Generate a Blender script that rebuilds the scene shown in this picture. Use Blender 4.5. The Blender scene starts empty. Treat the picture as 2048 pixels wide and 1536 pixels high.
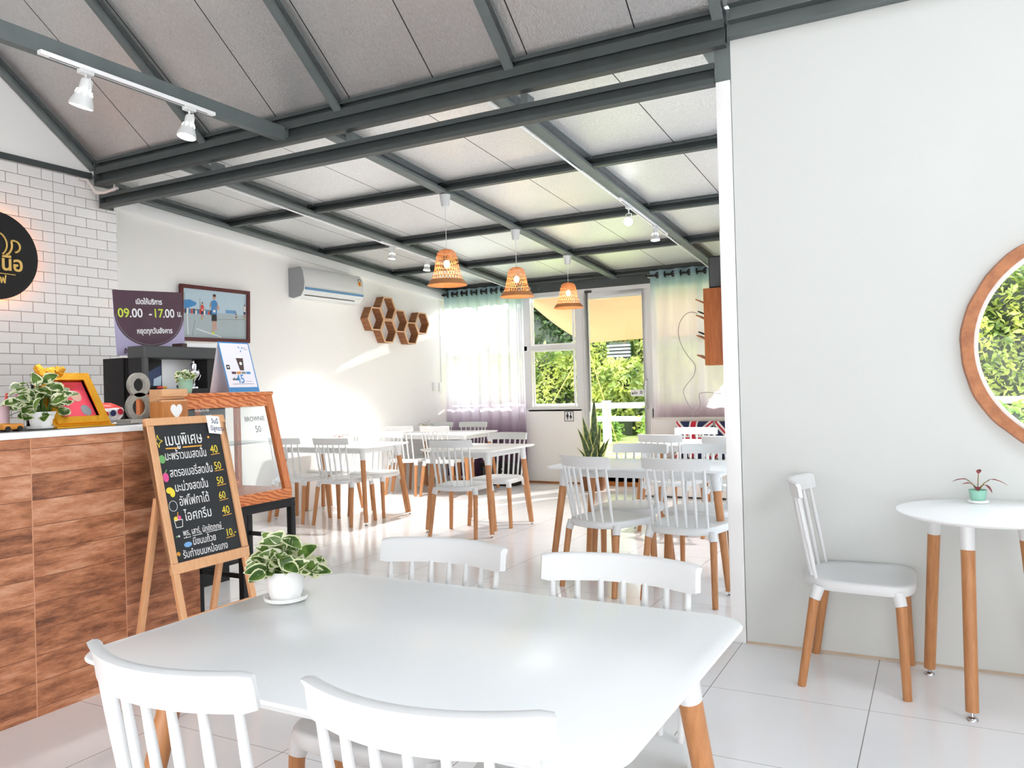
import bpy, bmesh, math, random
from mathutils import Vector, Matrix, Euler
R = math.radians
PI = math.pi
scene = bpy.context.scene
COL = scene.collection
random.seed(7)

# ------------------------------------------------------------------ materials
MATS = {}
def srgb(r, g, b):
    def f(c):
        c = c / 255.0
        return c / 12.92 if c <= 0.04045 else ((c + 0.055) / 1.055) ** 2.4
    return (f(r), f(g), f(b), 1.0)

def newmat(name):
    m = bpy.data.materials.new(name); m.use_nodes = True
    nt = m.node_tree
    b = nt.nodes['Principled BSDF']
    MATS[name] = m
    return m, nt, b

def link(nt, a, b): nt.links.new(a, b)

def simple(name, col, rough=0.5, metal=0.0, bump=0.0, bscale=200.0, spec=None, coat=0.0, vary=0.0, vscale=6.0):
    m, nt, b = newmat(name)
    b.inputs['Base Color'].default_value = srgb(*col)
    b.inputs['Roughness'].default_value = rough
    b.inputs['Metallic'].default_value = metal
    if spec is not None: b.inputs['Specular IOR Level'].default_value = spec
    if coat: b.inputs['Coat Weight'].default_value = coat; b.inputs['Coat Roughness'].default_value = 0.1
    if bump or vary:
        tc = nt.nodes.new('ShaderNodeTexCoord')
    if bump:
        n = nt.nodes.new('ShaderNodeTexNoise'); n.inputs['Scale'].default_value = bscale
        link(nt, tc.outputs['Object'], n.inputs['Vector'])
        bp = nt.nodes.new('ShaderNodeBump'); bp.inputs['Strength'].default_value = bump
        bp.inputs['Distance'].default_value = 0.004
        link(nt, n.outputs['Fac'], bp.inputs['Height']); link(nt, bp.outputs['Normal'], b.inputs['Normal'])
    if vary:
        n = nt.nodes.new('ShaderNodeTexNoise'); n.inputs['Scale'].default_value = vscale; n.inputs['Detail'].default_value = 6
        link(nt, tc.outputs['Object'], n.inputs['Vector'])
        mx = nt.nodes.new('ShaderNodeMix'); mx.data_type = 'RGBA'
        c = srgb(*col)
        mx.inputs[6].default_value = tuple([v * (1 - vary) for v in c[:3]] + [1])
        mx.inputs[7].default_value = tuple([min(1, v * (1 + vary)) for v in c[:3]] + [1])
        link(nt, n.outputs['Fac'], mx.inputs[0]); link(nt, mx.outputs[2], b.inputs['Base Color'])
    return m

def wood(name, c1, c2, axis='Z', scale=6.0, stretch=14.0, rough=0.5, ring=False, dist=3.0):
    m, nt, b = newmat(name)
    b.inputs['Roughness'].default_value = rough
    tc = nt.nodes.new('ShaderNodeTexCoord'); mp = nt.nodes.new('ShaderNodeMapping')
    s = [stretch, stretch, stretch]; s['XYZ'.index(axis)] = 1.0
    mp.inputs['Scale'].default_value = s
    link(nt, tc.outputs['Object'], mp.inputs['Vector'])
    if ring:
        n = nt.nodes.new('ShaderNodeTexWave'); n.wave_type = 'BANDS'; n.bands_direction = 'DIAGONAL'
        n.inputs['Scale'].default_value = scale; n.inputs['Distortion'].default_value = dist
        n.inputs['Detail'].default_value = 3; n.inputs['Detail Scale'].default_value = 1.2
    else:
        n = nt.nodes.new('ShaderNodeTexNoise'); n.inputs['Scale'].default_value = scale; n.inputs['Detail'].default_value = 8
        n.inputs['Roughness'].default_value = 0.65
    link(nt, mp.outputs['Vector'], n.inputs['Vector'])
    cr = nt.nodes.new('ShaderNodeValToRGB')
    cr.color_ramp.elements[0].position = 0.3; cr.color_ramp.elements[0].color = srgb(*c1)
    cr.color_ramp.elements[1].position = 0.7; cr.color_ramp.elements[1].color = srgb(*c2)
    link(nt, n.outputs['Fac'], cr.inputs['Fac']); link(nt, cr.outputs['Color'], b.inputs['Base Color'])
    return m

def emis(name, col, strength):
    m, nt, b = newmat(name)
    b.inputs['Base Color'].default_value = srgb(*col)
    b.inputs['Emission Color'].default_value = srgb(*col)
    b.inputs['Emission Strength'].default_value = strength
    return m

def math_node(nt, op, a=None, b=None, va=None, vb=None):
    n = nt.nodes.new('ShaderNodeMath'); n.operation = op
    if a is not None: link(nt, a, n.inputs[0])
    if b is not None: link(nt, b, n.inputs[1])
    if va is not None: n.inputs[0].default_value = va
    if vb is not None: n.inputs[1].default_value = vb
    return n.outputs[0]

def swizzle(nt, order, off=(0, 0, 0), src='Object'):
    tc = nt.nodes.new('ShaderNodeTexCoord'); sp = nt.nodes.new('ShaderNodeSeparateXYZ'); cb = nt.nodes.new('ShaderNodeCombineXYZ')
    link(nt, tc.outputs[src], sp.inputs[0])
    for i, ch in enumerate(order):
        if ch in 'XYZ':
            link(nt, math_node(nt, 'ADD', sp.outputs['XYZ'.index(ch)], None, None, -off[i]), cb.inputs[i])
    return cb.outputs[0], sp

simple('white_wall', (250, 248, 245), 0.85, bump=0.12, bscale=60, vary=0.012, vscale=3)
simple('grey_wall', (212, 215, 212), 0.8, bump=0.10, bscale=50, vary=0.02, vscale=2)
simple('white_plastic', (222, 223, 223), 0.4)
simple('table_white', (247, 249, 249), 0.28, bump=0.02, bscale=500)
simple('steel_teal', (104, 112, 112), 0.5, 0.2, vary=0.22, vscale=7)
simple('steel_dark', (72, 78, 78), 0.5, 0.2, vary=0.18, vscale=9)
simple('white_paint', (245, 245, 245), 0.5)
simple('aluminium_white', (222, 222, 222), 0.4)
simple('black_metal', (26, 26, 28), 0.45, 0.3)
simple('black_matte', (22, 22, 23), 0.7)
simple('dark_grey', (70, 71, 72), 0.6)
simple('chrome', (200, 200, 205), 0.15, 1.0)
simple('rubber', (20, 20, 20), 0.7)
simple('ceramic_white', (246, 246, 246), 0.35)
simple('ceramic_mint', (150, 204, 184), 0.35)
simple('soil', (70, 50, 38), 0.95, bump=0.6, bscale=120)
simple('gold', (232, 166, 40), 0.28, 0.75, bump=0.5, bscale=160)
simple('gold_letter', (238, 196, 110), 0.4, 0.3)
simple('pink_print', (230, 70, 90), 0.5)
simple('skin_print', (205, 160, 140), 0.6)
simple('white_print', (245, 245, 245), 0.6)
simple('chalk_white', (240, 240, 238), 0.9)
simple('chalk_yellow', (240, 215, 70), 0.9)
simple('chalk_orange', (235, 170, 70), 0.9)
simple('chalk_pink', (225, 90, 150), 0.9)
simple('chalk_green', (120, 180, 110), 0.9)
simple('chalk_blue', (120, 170, 215), 0.9)
simple('blackboard', (36, 39, 42), 0.75, vary=0.25, vscale=8)
simple('purple_print', (74, 40, 58), 0.45, vary=0.35, vscale=4)
simple('lilac_print', (180, 172, 205), 0.45, vary=0.06, vscale=4)
simple('lime_print', (205, 225, 70), 0.5)
simple('blue_print', (66, 140, 200), 0.5)
simple('pale_blue_print', (190, 212, 226), 0.4)
simple('navy_print', (42, 58, 96), 0.5)
simple('road_print', (176, 190, 196), 0.4, vary=0.06, vscale=20)
simple('grey_print', (130, 135, 140), 0.5)
simple('orange_print', (215, 140, 50), 0.5)
simple('brown_print', (70, 45, 40), 0.5)
simple('maroon_frame', (92, 34, 38), 0.35)
simple('paper', (248, 248, 248), 0.7)
simple('card_white', (238, 236, 244), 0.6)
simple('kraft', (215, 180, 130), 0.8)
simple('red_fabric', (205, 30, 60), 0.8)
simple('navy_fabric', (35, 45, 90), 0.8)
simple('white_fabric', (245, 243, 243), 0.85)
simple('sofa_fabric', (232, 226, 222), 0.85, bump=0.2, bscale=300)
simple('blue_ac', (106, 150, 190), 0.4)
simple('ac_grey', (150, 152, 154), 0.5)
simple('yellow_label', (235, 175, 50), 0.5)
simple('stone', (158, 156, 148), 0.85, bump=0.8, bscale=90, vary=0.28, vscale=60)
simple('cord_grey', (120, 115, 118), 0.5)
simple('pvc', (215, 208, 205), 0.45)
simple('rope', (215, 200, 110), 0.8)
simple('fence_white', (250, 250, 250), 0.5)
simple('dark_print', (30, 30, 36), 0.5)
simple('green_leaf', (88, 120, 52), 0.45)
simple('flower_white', (250, 235, 235), 0.7)
simple('flower_yellow', (245, 215, 110), 0.7)
simple('sail_dummy', (250, 205, 130), 0.8)
simple('roof_tile', (150, 160, 170), 0.6)
simple('straw_black', (30, 30, 32), 0.4)
simple('straw_pink', (228, 150, 175), 0.4)
simple('straw_clear', (225, 228, 235), 0.25)
simple('pen_blue', (60, 110, 190), 0.4)
simple('cup_pink', (245, 205, 215), 0.4)
simple('bag_white', (240, 238, 238), 0.35, bump=0.5, bscale=40)
simple('bag_red', (222, 70, 60), 0.4)
wood('leg_wood', (170, 112, 66), (200, 142, 94), 'Z', 5, 18, 0.42)
wood('pine', (214, 158, 112), (228, 176, 130), 'Z', 4, 20, 0.55)
wood('pine_y', (214, 158, 112), (228, 176, 130), 'Y', 4, 20, 0.55)
wood('case_wood', (190, 96, 44), (226, 142, 82), 'Y', 9, 3.5, 0.45, ring=True, dist=6)
wood('case_wood_z', (190, 100, 50), (222, 138, 80), 'Z', 8, 6, 0.45, ring=True, dist=4)
wood('box_wood', (168, 98, 40), (206, 136, 70), 'Z', 4, 12, 0.5)
wood('hex_wood', (110, 68, 40), (170, 112, 70), 'X', 7, 10, 0.6)
wood('hex_edge', (214, 168, 128), (232, 190, 150), 'X', 5, 10, 0.6)
wood('cabinet_wood', (150, 76, 30), (182, 106, 52), 'Z', 5, 14, 0.5)
wood('ring_wood', (150, 86, 44), (190, 122, 72), 'Y', 6, 4, 0.4)
wood('threshold_wood', (150, 88, 40), (190, 124, 64), 'X', 5, 10, 0.6)
simple('stain', (196, 178, 158), 0.9, vary=.25, vscale=14)
emis('lamp_white', (255, 255, 250), 14)
emis('lamp_warm', (255, 226, 170), 9)
emis('halo', (255, 170, 90), 5)

def glass_mat(name, tint=(1, 1, 1), refl=0.06):
    m, nt, b = newmat(name); nt.nodes.remove(b)
    out = nt.nodes['Material Output']
    tr = nt.nodes.new('ShaderNodeBsdfTransparent'); tr.inputs[0].default_value = (*tint, 1)
    gl = nt.nodes.new('ShaderNodeBsdfGlossy'); gl.inputs['Roughness'].default_value = 0.02
    mx = nt.nodes.new('ShaderNodeMixShader'); fr = nt.nodes.new('ShaderNodeFresnel'); fr.inputs[0].default_value = 1.35
    link(nt, fr.outputs[0], mx.inputs[0]); link(nt, tr.outputs[0], mx.inputs[1]); link(nt, gl.outputs[0], mx.inputs[2])
    link(nt, mx.outputs[0], out.inputs[0])
    return m
glass_mat('glass', (0.97, 0.99, 0.98))

def frosted():  # translucent sheet for the added wall that lets soft light in
    m, nt, b = newmat('light_pass_sheet'); nt.nodes.remove(b); out = nt.nodes['Material Output']
    tl = nt.nodes.new('ShaderNodeBsdfTranslucent'); tl.inputs[0].default_value = (.93, .95, .97, 1); df = nt.nodes.new('ShaderNodeBsdfDiffuse'); df.inputs[0].default_value = (.9, .9, .9, 1)
    a = nt.nodes.new('ShaderNodeMixShader'); a.inputs[0].default_value = .5; link(nt, df.outputs[0], a.inputs[1]); link(nt, tl.outputs[0], a.inputs[2]); link(nt, a.outputs[0], out.inputs[0])
frosted()
# brick-like materials
def tile_wall():
    m, nt, b = newmat('subway_tile')
    v, sp = swizzle(nt, 'YZ', (3.759, 0.033, 0))
    br = nt.nodes.new('ShaderNodeTexBrick')
    br.inputs['Scale'].default_value = 1.0; br.inputs['Brick Width'].default_value = 0.1765; br.inputs['Row Height'].default_value = 0.0777
    br.inputs['Mortar Size'].default_value = 0.0017; br.inputs['Mortar Smooth'].default_value = 0.1
    br.inputs['Color1'].default_value = srgb(246, 244, 242); br.inputs['Color2'].default_value = srgb(240, 238, 236)
    br.inputs['Mortar'].default_value = srgb(96, 84, 80)
    link(nt, v, br.inputs['Vector'])
    # straight panel joint
    d = math_node(nt, 'ABSOLUTE', math_node(nt, 'SUBTRACT', sp.outputs[1], None, None, 3.759))
    l = math_node(nt, 'LESS_THAN', d, None, None, 0.0016)
    mx = nt.nodes.new('ShaderNodeMix'); mx.data_type = 'RGBA'
    link(nt, l, mx.inputs[0]); link(nt, br.outputs['Color'], mx.inputs[6]); mx.inputs[7].default_value = srgb(150, 140, 136)
    link(nt, mx.outputs[2], b.inputs['Base Color'])
    b.inputs['Roughness'].default_value = 0.16
    br2 = nt.nodes.new('ShaderNodeTexBrick')
    for k in ('Scale', 'Brick Width', 'Row Height'): br2.inputs[k].default_value = br.inputs[k].default_value
    br2.inputs['Mortar Size'].default_value = 0.009; br2.inputs['Mortar Smooth'].default_value = 1.0
    link(nt, v, br2.inputs['Vector'])
    bp = nt.nodes.new('ShaderNodeBump'); bp.invert = True; bp.inputs['Distance'].default_value = 0.003; bp.inputs['Strength'].default_value = 0.6
    link(nt, br2.outputs['Fac'], bp.inputs['Height']); link(nt, bp.outputs['Normal'], b.inputs['Normal'])
tile_wall()

def plank_tile():
    m, nt, b = newmat('plank_tile')
    v, sp = swizzle(nt, 'YZ', (0.3, 0.034, 0))
    W, H = 0.425, 0.1085
    br = nt.nodes.new('ShaderNodeTexBrick'); br.offset = 0.0
    br.inputs['Scale'].default_value = 1.0; br.inputs['Brick Width'].default_value = W; br.inputs['Row Height'].default_value = H
    br.inputs['Mortar Size'].default_value = 0.0012
    br.inputs['Color1'].default_value = (0, 0, 0, 1); br.inputs['Color2'].default_value = (1, 1, 1, 1); br.inputs['Mortar'].default_value = (0.5, 0.5, 0.5, 1)
    link(nt, v, br.inputs['Vector'])
    # plank wide tone
    mp = nt.nodes.new('ShaderNodeMapping'); mp.inputs['Scale'].default_value = (2.5, 11, 1)
    link(nt, v, mp.inputs['Vector'])
    n = nt.nodes.new('ShaderNodeTexNoise'); n.inputs['Scale'].default_value = 2.2; n.inputs['Detail'].default_value = 9; n.inputs['Roughness'].default_value = 0.72
    # shift noise by plank id
    ad = nt.nodes.new('ShaderNodeVectorMath'); ad.operation = 'MULTIPLY_ADD'
    link(nt, br.outputs['Color'], ad.inputs[0]); ad.inputs[1].default_value = (7, 5, 3); link(nt, mp.outputs[0], ad.inputs[2])
    link(nt, ad.outputs[0], n.inputs['Vector'])
    tone = math_node(nt, 'ADD', math_node(nt, 'MULTIPLY', n.outputs['Fac'], None, None, 1.1), math_node(nt, 'MULTIPLY', br.outputs['Color'], None, None, 0.24))
    cr = nt.nodes.new('ShaderNodeValToRGB')
    e = cr.color_ramp.elements
    e[0].position = 0.42; e[0].color = srgb(86, 50, 36)
    e[1].position = 0.88; e[1].color = srgb(208, 156, 124)
    x = e.new(0.57); x.color = srgb(144, 90, 60)
    x = e.new(0.71); x.color = srgb(182, 120, 84)
    link(nt, tone, cr.inputs[0])
    # grout: vertical light, horizontal dark
    fy = math_node(nt, 'FRACT', math_node(nt, 'DIVIDE', math_node(nt, 'SUBTRACT', sp.outputs[1], None, None, 0.3), None, None, W))
    l = math_node(nt, 'LESS_THAN', fy, None, None, 0.009)
    fz = math_node(nt, 'FRACT', math_node(nt, 'DIVIDE', math_node(nt, 'SUBTRACT', sp.outputs[2], None, None, 0.034), None, None, H))
    lz = math_node(nt, 'LESS_THAN', fz, None, None, 0.02)
    m1 = nt.nodes.new('ShaderNodeMix'); m1.data_type = 'RGBA'; m1.inputs[7].default_value = srgb(92, 52, 36)
    link(nt, lz, m1.inputs[0]); link(nt, cr.outputs[0], m1.inputs[6])
    m2 = nt.nodes.new('ShaderNodeMix'); m2.data_type = 'RGBA'; m2.inputs[7].default_value = srgb(206, 150, 116)
    link(nt, l, m2.inputs[0]); link(nt, m1.outputs[2], m2.inputs[6])
    link(nt, m2.outputs[2], b.inputs['Base Color'])
    b.inputs['Roughness'].default_value = 0.5
plank_tile()

def floor_mat():
    m, nt, b = newmat('floor_tile')
    tc = nt.nodes.new('ShaderNodeTexCoord'); sp = nt.nodes.new('ShaderNodeSeparateXYZ'); link(nt, tc.outputs['Object'], sp.inputs[0])
    T = 0.63
    fx = math_node(nt, 'FRACT', math_node(nt, 'DIVIDE', math_node(nt, 'ADD', sp.outputs[0], None, None, 0.28 + 20 * T), None, None, T))
    fy = math_node(nt, 'FRACT', math_node(nt, 'DIVIDE', math_node(nt, 'ADD', sp.outputs[1], None, None, -3.45 + 20 * T), None, None, T))
    l = math_node(nt, 'MAXIMUM', math_node(nt, 'LESS_THAN', fx, None, None, 0.006), math_node(nt, 'LESS_THAN', fy, None, None, 0.004))
    n = nt.nodes.new('ShaderNodeTexNoise'); n.inputs['Scale'].default_value = 2.0; n.inputs['Detail'].default_value = 8
    link(nt, tc.outputs['Object'], n.inputs['Vector'])
    mx = nt.nodes.new('ShaderNodeMix'); mx.data_type = 'RGBA'; link(nt, n.outputs['Fac'], mx.inputs[0])
    mx.inputs[6].default_value = srgb(238, 238, 239); mx.inputs[7].default_value = srgb(252, 251, 251)
    m2 = nt.nodes.new('ShaderNodeMix'); m2.data_type = 'RGBA'; link(nt, l, m2.inputs[0]); link(nt, mx.outputs[2], m2.inputs[6])
    m2.inputs[7].default_value = srgb(150, 146, 144)
    link(nt, m2.outputs[2], b.inputs['Base Color'])
    b.inputs['Roughness'].default_value = 0.13
    b.inputs['Specular IOR Level'].default_value = 0.6
    n2 = nt.nodes.new('ShaderNodeTexNoise'); n2.inputs['Scale'].default_value = 5.0; link(nt, tc.outputs['Object'], n2.inputs['Vector'])
    bp = nt.nodes.new('ShaderNodeBump'); bp.inputs['Strength'].default_value = 0.08; bp.inputs['Distance'].default_value = 0.004
    link(nt, n2.outputs['Fac'], bp.inputs['Height']); link(nt, bp.outputs[0], b.inputs['Normal'])
floor_mat()

def foil(name, sx, seam_off=0.0, c1=(188, 188, 188), c2=(216, 216, 215), metal=.75):
    m, nt, b = newmat(name)
    tc = nt.nodes.new('ShaderNodeTexCoord'); sp = nt.nodes.new('ShaderNodeSeparateXYZ'); link(nt, tc.outputs['Object'], sp.inputs[0])
    fx = math_node(nt, 'FRACT', math_node(nt, 'DIVIDE', math_node(nt, 'ADD', sp.outputs[0], None, None, 20 * sx + seam_off), None, None, sx))
    l = math_node(nt, 'LESS_THAN', fx, None, None, 0.012)
    n = nt.nodes.new('ShaderNodeTexNoise'); n.inputs['Scale'].default_value = 1.3; n.inputs['Detail'].default_value = 3
    link(nt, tc.outputs['Object'], n.inputs['Vector'])
    mx = nt.nodes.new('ShaderNodeMix'); mx.data_type = 'RGBA'; link(nt, n.outputs['Fac'], mx.inputs[0])
    mx.inputs[6].default_value = srgb(*c1); mx.inputs[7].default_value = srgb(*c2)
    m2 = nt.nodes.new('ShaderNodeMix'); m2.data_type = 'RGBA'; link(nt, l, m2.inputs[0]); link(nt, mx.outputs[2], m2.inputs[6])
    m2.inputs[7].default_value = srgb(60, 60, 62)
    link(nt, m2.outputs[2], b.inputs['Base Color'])
    gn = nt.nodes.new('ShaderNodeTexNoise'); gn.inputs['Scale'].default_value = 1.0; gn.inputs['Detail'].default_value = 3
    gm_ = nt.nodes.new('ShaderNodeMapping'); gm_.inputs['Scale'].default_value = (170, 45, 45); link(nt, tc.outputs['Object'], gm_.inputs['Vector']); link(nt, gm_.outputs[0], gn.inputs['Vector'])
    gv = math_node(nt, 'ADD', math_node(nt, 'MULTIPLY', gn.outputs['Fac'], None, None, 0.5), None, None, 0.72)
    gx = nt.nodes.new('ShaderNodeMix'); gx.data_type = 'RGBA'; gx.blend_type = 'MULTIPLY'; gx.inputs[0].default_value = 1.0
    link(nt, m2.outputs[2], gx.inputs[6]); link(nt, gv, gx.inputs[7]); link(nt, gx.outputs[2], b.inputs['Base Color'])
    b.inputs['Metallic'].default_value = metal; b.inputs['Roughness'].default_value = 0.38
    mp = nt.nodes.new('ShaderNodeMapping'); mp.inputs['Scale'].default_value = (40, 4, 4); link(nt, tc.outputs['Object'], mp.inputs['Vector'])
    n2 = nt.nodes.new('ShaderNodeTexNoise'); n2.inputs['Scale'].default_value = 1.0; n2.inputs['Detail'].default_value = 4; link(nt, mp.outputs[0], n2.inputs['Vector'])
    n3 = nt.nodes.new('ShaderNodeTexNoise'); n3.inputs['Scale'].default_value = 90.0; n3.inputs['Detail'].default_value = 2; link(nt, tc.outputs['Object'], n3.inputs['Vector'])
    s = math_node(nt, 'ADD', math_node(nt, 'MULTIPLY', n2.outputs['Fac'], None, None, 0.6), n3.outputs['Fac'])
    bp = nt.nodes.new('ShaderNodeBump'); bp.inputs['Strength'].default_value = 0.5; bp.inputs['Distance'].default_value = 0.006
    link(nt, s, bp.inputs['Height']); link(nt, bp.outputs[0], b.inputs['Normal'])
foil('foil_front', 0.64, 0.1)
foil('foil_back', 0.66, 0.35, (226, 226, 226), (240, 240, 240), .5)

def curtain_mat():
    m, nt, b = newmat('sheer_curtain'); nt.nodes.remove(b); out = nt.nodes['Material Output']
    tc = nt.nodes.new('ShaderNodeTexCoord'); sp = nt.nodes.new('ShaderNodeSeparateXYZ'); link(nt, tc.outputs['Object'], sp.inputs[0])
    f = math_node(nt, 'DIVIDE', sp.outputs[2], None, None, 2.7)
    cr = nt.nodes.new('ShaderNodeValToRGB'); e = cr.color_ramp.elements
    e[0].position = 0.0; e[0].color = srgb(84, 62, 84); e[1].position = 1.0; e[1].color = srgb(176, 204, 222)
    for p, c in ((0.24, (150, 124, 148)), (0.36, (222, 212, 222)), (0.46, (248, 244, 255)), (0.86, (248, 247, 255)), (0.925, (222, 238, 244)), (0.955, (190, 214, 228))):
        x = e.new(p); x.color = srgb(*c)
    link(nt, f, cr.inputs[0])
    df = nt.nodes.new('ShaderNodeBsdfDiffuse'); tl = nt.nodes.new('ShaderNodeBsdfTranslucent'); tr = nt.nodes.new('ShaderNodeBsdfTransparent')
    link(nt, cr.outputs[0], df.inputs[0]); link(nt, cr.outputs[0], tl.inputs[0]); link(nt, cr.outputs[0], tr.inputs[0])
    a = nt.nodes.new('ShaderNodeMixShader'); a.inputs[0].default_value = 0.6; link(nt, df.outputs[0], a.inputs[1]); link(nt, tl.outputs[0], a.inputs[2])
    # transparency: less in the hem band at the top
    op = nt.nodes.new('ShaderNodeValToRGB'); o = op.color_ramp.elements
    o[0].position = 0.0; o[0].color = (0.15, 0.15, 0.15, 1); o[1].position = 0.955; o[1].color = (0.1, 0.1, 0.1, 1)
    x = o.new(0.35); x.color = (0.12, 0.12, 0.12, 1); x = o.new(0.5); x.color = (0.2, 0.2, 0.2, 1); x = o.new(0.95); x.color = (0.2, 0.2, 0.2, 1)
    link(nt, f, op.inputs[0])
    c = nt.nodes.new('ShaderNodeMixShader'); link(nt, op.outputs[0], c.inputs[0]); link(nt, a.outputs[0], c.inputs[1]); link(nt, tr.outputs[0], c.inputs[2])
    link(nt, c.outputs[0], out.inputs[0])
curtain_mat()

def leafmat(name, c1, c2, trans=0.45, scale=3.0, lo=0.4, hi=0.6):
    m, nt, b = newmat(name); nt.nodes.remove(b); out = nt.nodes['Material Output']
    tc = nt.nodes.new('ShaderNodeTexCoord'); n = nt.nodes.new('ShaderNodeTexNoise'); n.inputs['Scale'].default_value = scale; n.inputs['Detail'].default_value = 2
    link(nt, tc.outputs['Object'], n.inputs['Vector'])
    cr = nt.nodes.new('ShaderNodeValToRGB'); cr.color_ramp.elements[0].position = lo; cr.color_ramp.elements[1].position = hi
    cr.color_ramp.elements[0].color = srgb(*c1); cr.color_ramp.elements[1].color = srgb(*c2)
    link(nt, n.outputs['Fac'], cr.inputs[0])
    df = nt.nodes.new('ShaderNodeBsdfDiffuse'); tl = nt.nodes.new('ShaderNodeBsdfTranslucent'); gl = nt.nodes.new('ShaderNodeBsdfGlossy'); gl.inputs['Roughness'].default_value = 0.35
    link(nt, cr.outputs[0], df.inputs[0]); link(nt, cr.outputs[0], tl.inputs[0])
    a = nt.nodes.new('ShaderNodeMixShader'); a.inputs[0].default_value = trans; link(nt, df.outputs[0], a.inputs[1]); link(nt, tl.outputs[0], a.inputs[2])
    c = nt.nodes.new('ShaderNodeMixShader'); c.inputs[0].default_value = 0.05; link(nt, a.outputs[0], c.inputs[1]); link(nt, gl.outputs[0], c.inputs[2])
    link(nt, c.outputs[0], out.inputs[0])
leafmat('pothos_green', (60, 92, 34), (112, 142, 66), 0.3, 25)
leafmat('pothos_cream', (222, 226, 178), (240, 240, 214), 0.3, 25)
leafmat('hedge_leaf', (96, 124, 44), (214, 220, 118), 0.5, 1.8, 0.35, 0.65)
leafmat('bush_leaf', (84, 130, 44), (176, 206, 92), 0.5, 4.0, 0.35, 0.65)
leafmat('tree_leaf', (44, 66, 40), (92, 118, 66), 0.35, 1.2)
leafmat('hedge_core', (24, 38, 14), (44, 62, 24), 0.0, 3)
leafmat('snake_green', (44, 66, 40), (78, 104, 58), 0.1, 30)
leafmat('snake_edge', (200, 202, 110), (215, 215, 140), 0.1, 30)
leafmat('red_leaf', (120, 50, 60), (170, 90, 90), 0.2, 40)
leafmat('brown_leaf', (120, 110, 60), (170, 140, 90), 0.2, 40)
leafmat('grass', (132, 148, 84), (170, 180, 116), 0.0, 3)
leafmat('sail_cloth', (178, 138, 108), (182, 142, 112), 0.2, 1)
def wicker():
    m, nt, b = newmat('rattan')
    b.inputs['Base Color'].default_value = srgb(206, 142, 84); b.inputs['Roughness'].default_value = 0.6
    b.inputs['Subsurface Weight'].default_value = 0.0
    tc = nt.nodes.new('ShaderNodeTexCoord'); w = nt.nodes.new('ShaderNodeTexNoise'); w.inputs['Scale'].default_value = 60
    link(nt, tc.outputs['Object'], w.inputs['Vector'])
    cr = nt.nodes.new('ShaderNodeValToRGB'); cr.color_ramp.elements[0].color = srgb(172, 108, 60); cr.color_ramp.elements[1].color = srgb(210, 150, 98)
    link(nt, w.outputs['Fac'], cr.inputs[0]); link(nt, cr.outputs[0], b.inputs['Base Color'])
wicker()
def basket():
    m, nt, b = newmat('basket_weave')
    tc = nt.nodes.new('ShaderNodeTexCoord'); w = nt.nodes.new('ShaderNodeTexChecker'); w.inputs['Scale'].default_value = 70
    w.inputs['Color1'].default_value = srgb(150, 96, 50); w.inputs['Color2'].default_value = srgb(96, 58, 30)
    link(nt, tc.outputs['Object'], w.inputs['Vector']); link(nt, w.outputs[0], b.inputs['Base Color'])
basket()

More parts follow.
